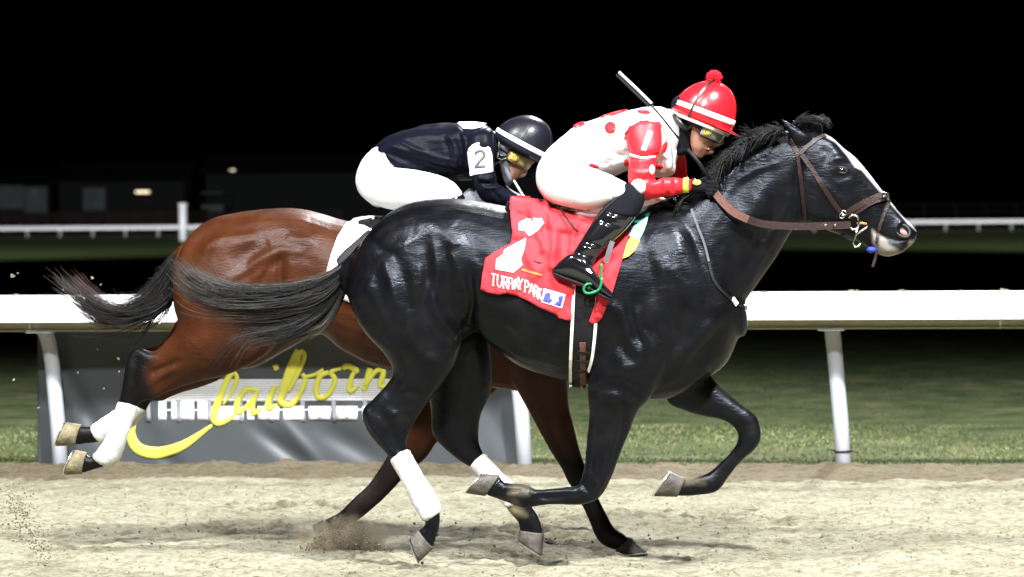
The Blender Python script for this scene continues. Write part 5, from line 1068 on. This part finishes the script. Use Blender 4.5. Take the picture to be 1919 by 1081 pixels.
# whip
wp = thing('riding_whip', NEAR.at(1327, 330, -.13), 'thin black riding whip with white tip above the near rider\'s shoulder', 'whip')
mb = MB(); mb.tube([NEAR.at(1330, 336, -.135), NEAR.at(1310, 305, -.14), NEAR.at(1288, 278, -.15)], [.010, .0085, .0075], 10); mb.build('handle', M['leather_black'], wp)
mb = MB(); mb.tube([NEAR.at(1288, 278, -.15), NEAR.at(1262, 247, -.165), NEAR.at(1240, 219, -.16), NEAR.at(1217, 193, -.14)], [.007, .0045, .0045, .005], 8); mb.build('shaft', M['leather_black'], wp)
mb = MB(); ribbon3(mb, [NEAR.at(1220, 197, -.142), NEAR.at(1190, 168, -.13), NEAR.at(1158, 137, -.12)], .028, .010, -NEAR.n); fl = mb.build('flap', M['leather_black'], wp, smooth=False)
mb = MB(); ribbon3(mb, [NEAR.at(1221, 193, -.150), NEAR.at(1192, 164.5, -.138), NEAR.at(1160, 134.5, -.128)], .010, .006, -NEAR.n); mb.build('white_strip', M['tape_white'], fl, smooth=False)

# ---------------------------------------------------------------- far rider: black silks
r = FAR.at(780, 500); r.z = FAR.at(780, 405).z
J2 = thing('person', r, 'rider in black silks and black cap with white number patch, on the bay horse', 'person')
t2 = [(706, 272, 748, 322, .145), (738, 250, 776, 330, .165), (790, 235, 820, 336, .18), (845, 229, 868, 338, .19), (888, 229, 900, 334, .19), (915, 236, 920, 315, .15), (928, 252, 936, 302, .09)]
hip2 = [(716, 265, 764, 318, .14), (698, 280, 750, 330, .155), (680, 300, 740, 350, .17), (668, 330, 728, 380, .168), (674, 358, 715, 388, .14), (692, 376, 708, 388, .09)]
def thigh2(sg): return [(700, 308, 690, 378, .085, sg * .10), (740, 314, 726, 391, .092, sg * .15), (782, 318, 772, 396, .086, sg * .19), (822, 328, 816, 394, .074, sg * .22), (850, 341, 838, 390, .062, sg * .235), (863, 356, 850, 384, .045, sg * .24)]
def calf2(sg): return [(830, 368, 872, 372, .052, sg * .24), (815, 395, 866, 402, .053, sg * .26), (796, 432, 840, 446, .046, sg * .285), (770, 480, 806, 488, .038, sg * .31), (764, 496, 800, 502, .036, sg * .315)]
def foot2(sg): return [(735, 504, 736, 514, .028, sg * .315), (760, 480, 766, 526, .037, sg * .32), (800, 500, 804, 540, .038, sg * .33), (832, 540, 834, 558, .022, sg * .33)]
arm2 = [(872, 262, 924, 246, .055, -.15), (873, 285, 927, 272, .062, -.175), (880, 318, 926, 305, .056, -.20), (888, 345, 931, 335, .053, -.21), (902, 374, 934, 344, .050, -.21), (930, 384, 952, 356, .046, -.20), (962, 392, 978, 368, .040, -.17), (990, 398, 1000, 376, .032, -.13)]
arm2f = [(880, 262, 930, 248, .055, .14), (895, 300, 940, 290, .058, .18), (905, 340, 945, 330, .052, .20), (925, 375, 950, 348, .048, .20), (960, 388, 975, 365, .040, .17), (995, 396, 1004, 376, .032, .12)]
head2_ = [(1008, 262, 955, 238, .07), (1010, 284, 944, 258, .08), (1002, 303, 934, 268, .078), (990, 315, 934, 290, .071), (978, 328, 936, 306, .062), (966, 338, 940, 322, .050), (956, 344, 944, 334, .036)]
nose2 = [(992, 308, 980, 310, .012), (989, 320, 976, 322, .016), (985, 330, 972, 330, .017), (978, 332, 970, 333, .011)]
skin2 = [loft(FAR, S, 20, 4, 2.1, grow=g) for S, g in ((t2, -.034), (hip2, -.03), (thigh2(-1), -.012), (thigh2(1), -.012), (calf2(-1), -.01), (calf2(1), -.01), (foot2(-1), -.008), (foot2(1), -.008), (arm2, -.016), (arm2f, -.016), (head2_, 0), (nose2, 0), ([(912, 245, 925, 300, .07), (932, 255, 948, 306, .062), (945, 262, 960, 312, .06)], -.004))]
skin2 += [loft(FAR, [(990, 380, 990, 397, .018, sg * .12), (1018, 384, 1018, 402, .018, sg * .11)], 12) for sg in (-1, 1)]
b2, BVb2 = part(skin2, 'body', M['skin'], J2, .0052, 5)
jk2, BVj2 = part([loft(FAR, t2, 26, 5, 2.2)], 'jacket', M['silk_black'], J2, .006, 4, [([(715, 285), (760, 300), (800, 318)], 6, -6), ([(730, 300), (770, 318), (810, 326)], 5, 6), ([(845, 262), (860, 290), (868, 320)], 8, -7), ([(800, 300), (840, 310), (868, 312)], 5, 5), ([(855, 240), (872, 262), (878, 300)], 5, 6), ([(760, 260), (800, 275), (850, 280)], 12, -4), ([(720, 268), (750, 280), (790, 290)], 6, 4), ([(725, 290), (760, 308), (815, 322)], 3, 5), ([(735, 280), (790, 302), (850, 318)], 3, -5), ([(750, 266), (810, 292), (858, 304)], 4, 5), ([(840, 250), (852, 280), (856, 318)], 3, 6), ([(830, 255), (840, 285), (842, 320)], 3, -5), ([(862, 250), (866, 282), (872, 312)], 3, -6), ([(790, 325), (830, 320), (865, 326)], 3, 5)], FAR, (.006, 8, (1, 1, 1.6)))
part([loft(FAR, hip2, 26, 5, 2.2), loft(FAR, thigh2(-1), 22), loft(FAR, thigh2(1), 22)], 'breeches', M['breeches'], J2, .006, 6, [([(745, 322), (725, 340), (705, 360)], 8, -5), ([(835, 345), (832, 360), (830, 380)], 4, -6)], FAR, (.002, 8, (1, 1, 1)))
sl2, BVs2l = part([loft(FAR, arm2, 22)], 'sleeve', M['silk_black'], J2, .0055, 4, [([(900, 340), (915, 345), (932, 342)], 4, -6), ([(905, 352), (920, 352), (938, 350)], 4, 4), ([(925, 360), (935, 372)], 4, -4), ([(892, 332), (910, 336), (928, 330)], 4, 5)], FAR, (.003, 13, (1, 1, 1)))
part([loft(FAR, arm2f, 20)], 'sleeve', M['silk_black'], J2, .006, 4, None, FAR, (.003, 13, (1, 1, 1)))
yk = patch('white_yoke', [[(857, 231), (862, 228), (890, 227.5), (912, 231), (905, 238), (885, 242), (868, 241)]], BVj2, FAR, M['white_print'], jk2, off=.004, thick=.001)
pa = patch('number_patch', [[(876, 286), (879, 278), (886, 271), (896, 267), (910, 272), (918, 277), (922, 290), (924, 322), (902, 326), (881, 329)]], BVs2l, FAR, M['white_print'], sl2, off=.004, thick=.002)
pam = pa.data.copy(); pam.transform(Matrix.Translation(root_loc(sl2))); BVpa = bvh_of(pam)
patch('numeral', [ribbon_poly([(891, 290), (893, 285), (900, 282.5), (906, 285), (907, 292), (902, 299), (896, 306), (892, 312)], [4, 5, 5, 5.5, 5.5, 5, 5, 4.5], 3), [(890, 309.5), (909, 309), (909.5, 314), (889.5, 315)]], BVpa, FAR, M['num_grey'], pa, off=.003, thick=.0008, maxe=4)
V, F = loft(FAR, [(920, 245, 928, 300, .080), (926, 246, 932, 300, .076), (930, 248, 936, 298, .072)], 22, 3); link('collar', V, F, M['white_print'], J2)
for sg in (-1, 1):
    part([loft(FAR, calf2(sg), 20), loft(FAR, foot2(sg), 18)], 'boot', M['boot'], J2, .007, 4); part(fist(FAR, 1012, 392, sg * .12, .95, sg), 'glove', M['bala_black'], J2, .005, 2)
h2, pt2, ex, ey, ez, hc = helmet(FAR, J2, (974, 278), (78, 46), 56, 66, .125, 0, M['helmet_black'], M['white_print'], None, M['bala_black'])
part([loft(FAR, [(985, 270, 930, 246, .093), (972, 298, 928, 268, .092), (966, 312, 932, 288, .084), (963, 332, 936, 306, .073), (962, 341, 942, 322, .060), (956, 347, 946, 336, .042)], 22)], 'balaclava', M['bala_grey'], J2, .0055, 4, None, FAR, (.002, 14, (1, 1, 1)))
part([loft(FAR, [(922, 248, 932, 300, .074), (938, 260, 946, 312, .068), (944, 272, 950, 320, .05)], 20)], 'neck_gaiter', M['bala_black'], J2, .006, 4)
mb = MB(); mb.tube([FAR.at(x, y, -.088) for x, y in [(936, 262), (934, 280), (938, 292), (950, 292), (962, 282)]], .0055, 8); mb.tube([FAR.at(x, y, -.09) for x, y in [(934, 284), (932, 296), (940, 300), (956, 294)]], .005, 8); mb.build('chin_harness', M['goggle_black'], h2)
goggles(FAR, J2, FAR.at(950, 285, 0), ex, ey, ez, .112, .088, .026, M['goggle_amber'], M['lens_yellow'], M['yellow'])
patch('mouth', [[(962, 334), (968, 330), (974, 331), (972, 335), (965, 337)]], BVb2, FAR, M['lip'], b2, off=.001, thick=.001, maxe=3)
mb = MB(); mb.ball(FAR.at(906, 271, -.23), .022, .012, .016, (FAR.e, FAR.n, Vector((0, 0, 1))), 12); mb.build('goggle_pouch', M['bala_black'], sl2)
wp2 = thing('riding_whip', FAR.at(985, 390, -.14), 'pale stick held below the face of the rider in black', 'whip')
mb = MB(); mb.tube([FAR.at(963, 338, -.11), FAR.at(972, 353, -.12), FAR.at(979, 365, -.13), FAR.at(1004, 392, -.135)], [.005, .006, .006, .007], 8); mb.build('shaft', M['rail_grey'], wp2)

# ================================================================== FLYING DIRT
def clods(n, fn, lo, hi):
    mb = MB()
    for _ in range(n):
        p = fn(); s = R.uniform(lo, hi); ax = Vector((R.gauss(0, 1), R.gauss(0, 1), R.gauss(0, 1))).normalized(); b = ax.orthogonal().normalized(); c = ax.cross(b)
        k = len(mb.V); mb.ball(p, s, s * R.uniform(.6, 1), s * R.uniform(.5, .9), (ax, b, c), 6)
        for i in range(k, len(mb.V)): mb.V[i] += Vector((R.gauss(0, 1), R.gauss(0, 1), R.gauss(0, 1))) * s * .16
    return mb
def spray():
    t = abs(R.gauss(0, .45)); x = 650 + R.gauss(0, 62) - 30 * t; y = 1056 - 85 * R.random() ** .7 * math.exp(-((x - 645) / 70) ** 2) + R.gauss(0, 5); return FAR.at(x, y, R.gauss(-.05, .10))
M['damp_dirt'] = dirt_mat('damp_dirt', (.20, .165, .11), (.15, .125, .08), (.7, .65, .55))
tag(clods(2600, spray, .0012, .006).build('dirt_spray', M['damp_dirt'], smooth=False), 'burst of brown dirt kicked up by the bay horse\'s trailing forehoof', 'dirt', kind='stuff')
def spray2():
    t = R.random(); return NEAR.at(10 + 75 * t + R.gauss(0, 14), 925 + 110 * t + R.gauss(0, 22), R.gauss(-.1, .15))
tag(clods(520, spray2, .0012, .0055).build('thrown_dirt', M['damp_dirt'], smooth=False), 'dark dirt clods flying low at the left edge', 'dirt', kind='stuff')
fl = [(24, 517, .012), (33, 512, .006), (173, 521, .010), (189, 533, .006), (118, 543, .005), (223, 697, .006), (72, 765, .007), (146, 698, .005), (183, 655, .004), (195, 728, .006), (222, 672, .008), (300, 605, .008), (256, 590, .005), (165, 820, .006), (290, 568, .007), (26, 712, .008), (1150, 510, .003)]
mb = MB()
for x, y, s in fl: 
    c1 = clods(1, lambda: FAR.at(x, y, R.uniform(-.3, .5)), s, s * 1.01); mb.add(c1.V, c1.F)
tag(mb.build('dirt_crumbs', M['dirt'], smooth=False), 'a few pale sand crumbs flying behind the bay horse\'s tail', 'dirt', kind='stuff')
def loose():
    p = ground_at(R.uniform(-40, 1960), R.uniform(900, 1085)); p.z = .004 + .02 * R.random(); return p
tag(clods(900, loose, .002, .008).build('loose_clods', M['dirt'], smooth=False), 'loose sand clods scattered over the harrowed track', 'dirt', kind='stuff')
# dust hanging round the pushing hoof
c = FAR.at(645, 1012, -.08); mb = MB(); mb.ball(c, .30, .22, .16, (FAR.e, FAR.n, Vector((0, 0, 1))), 20)
dm = bpy.data.materials.new('brown_dust'); dm.use_nodes = True; nt = dm.node_tree; nt.nodes.remove(nt.nodes['Principled BSDF'])
pv = nt.nodes.new('ShaderNodeVolumePrincipled'); pv.inputs['Color'].default_value = (.62, .52, .36, 1); out = nt.nodes['Material Output']; nt.links.new(pv.outputs[0], out.inputs['Volume'])
tc = nt.nodes.new('ShaderNodeTexCoord'); nz = nt.nodes.new('ShaderNodeTexNoise'); nz.inputs['Scale'].default_value = 9; nz.inputs['Detail'].default_value = 3; nt.links.new(tc.outputs['Object'], nz.inputs['Vector'])
mpn = nt.nodes.new('ShaderNodeMapping'); mpn.inputs['Scale'].default_value = (1 / .28, 1 / .2, 1 / .15); nt.links.new(tc.outputs['Object'], mpn.inputs[0])
gr = nt.nodes.new('ShaderNodeTexGradient'); gr.gradient_type = 'QUADRATIC_SPHERE'; nt.links.new(mpn.outputs[0], gr.inputs[0])
r1 = nt.nodes.new('ShaderNodeMapRange'); r1.inputs['From Min'].default_value = .42; r1.inputs['From Max'].default_value = .68; r1.inputs['To Max'].default_value = 110; nt.links.new(nz.outputs['Fac'], r1.inputs['Value'])
mu = nt.nodes.new('ShaderNodeMath'); mu.operation = 'MULTIPLY'; nt.links.new(r1.outputs[0], mu.inputs[0]); nt.links.new(gr.outputs['Fac'], mu.inputs[1]); nt.links.new(mu.outputs[0], pv.inputs['Density'])
me = bpy.data.meshes.new('dust_cloud'); me.from_pydata([tuple(v - c) for v in mb.V], [], mb.F); me.materials.append(dm); o = bpy.data.objects.new('dust_cloud', me); COL.objects.link(o); o.location = c
tag(o, 'soft brown dust cloud around the bay horse\'s trailing forehoof', 'dust', kind='stuff')
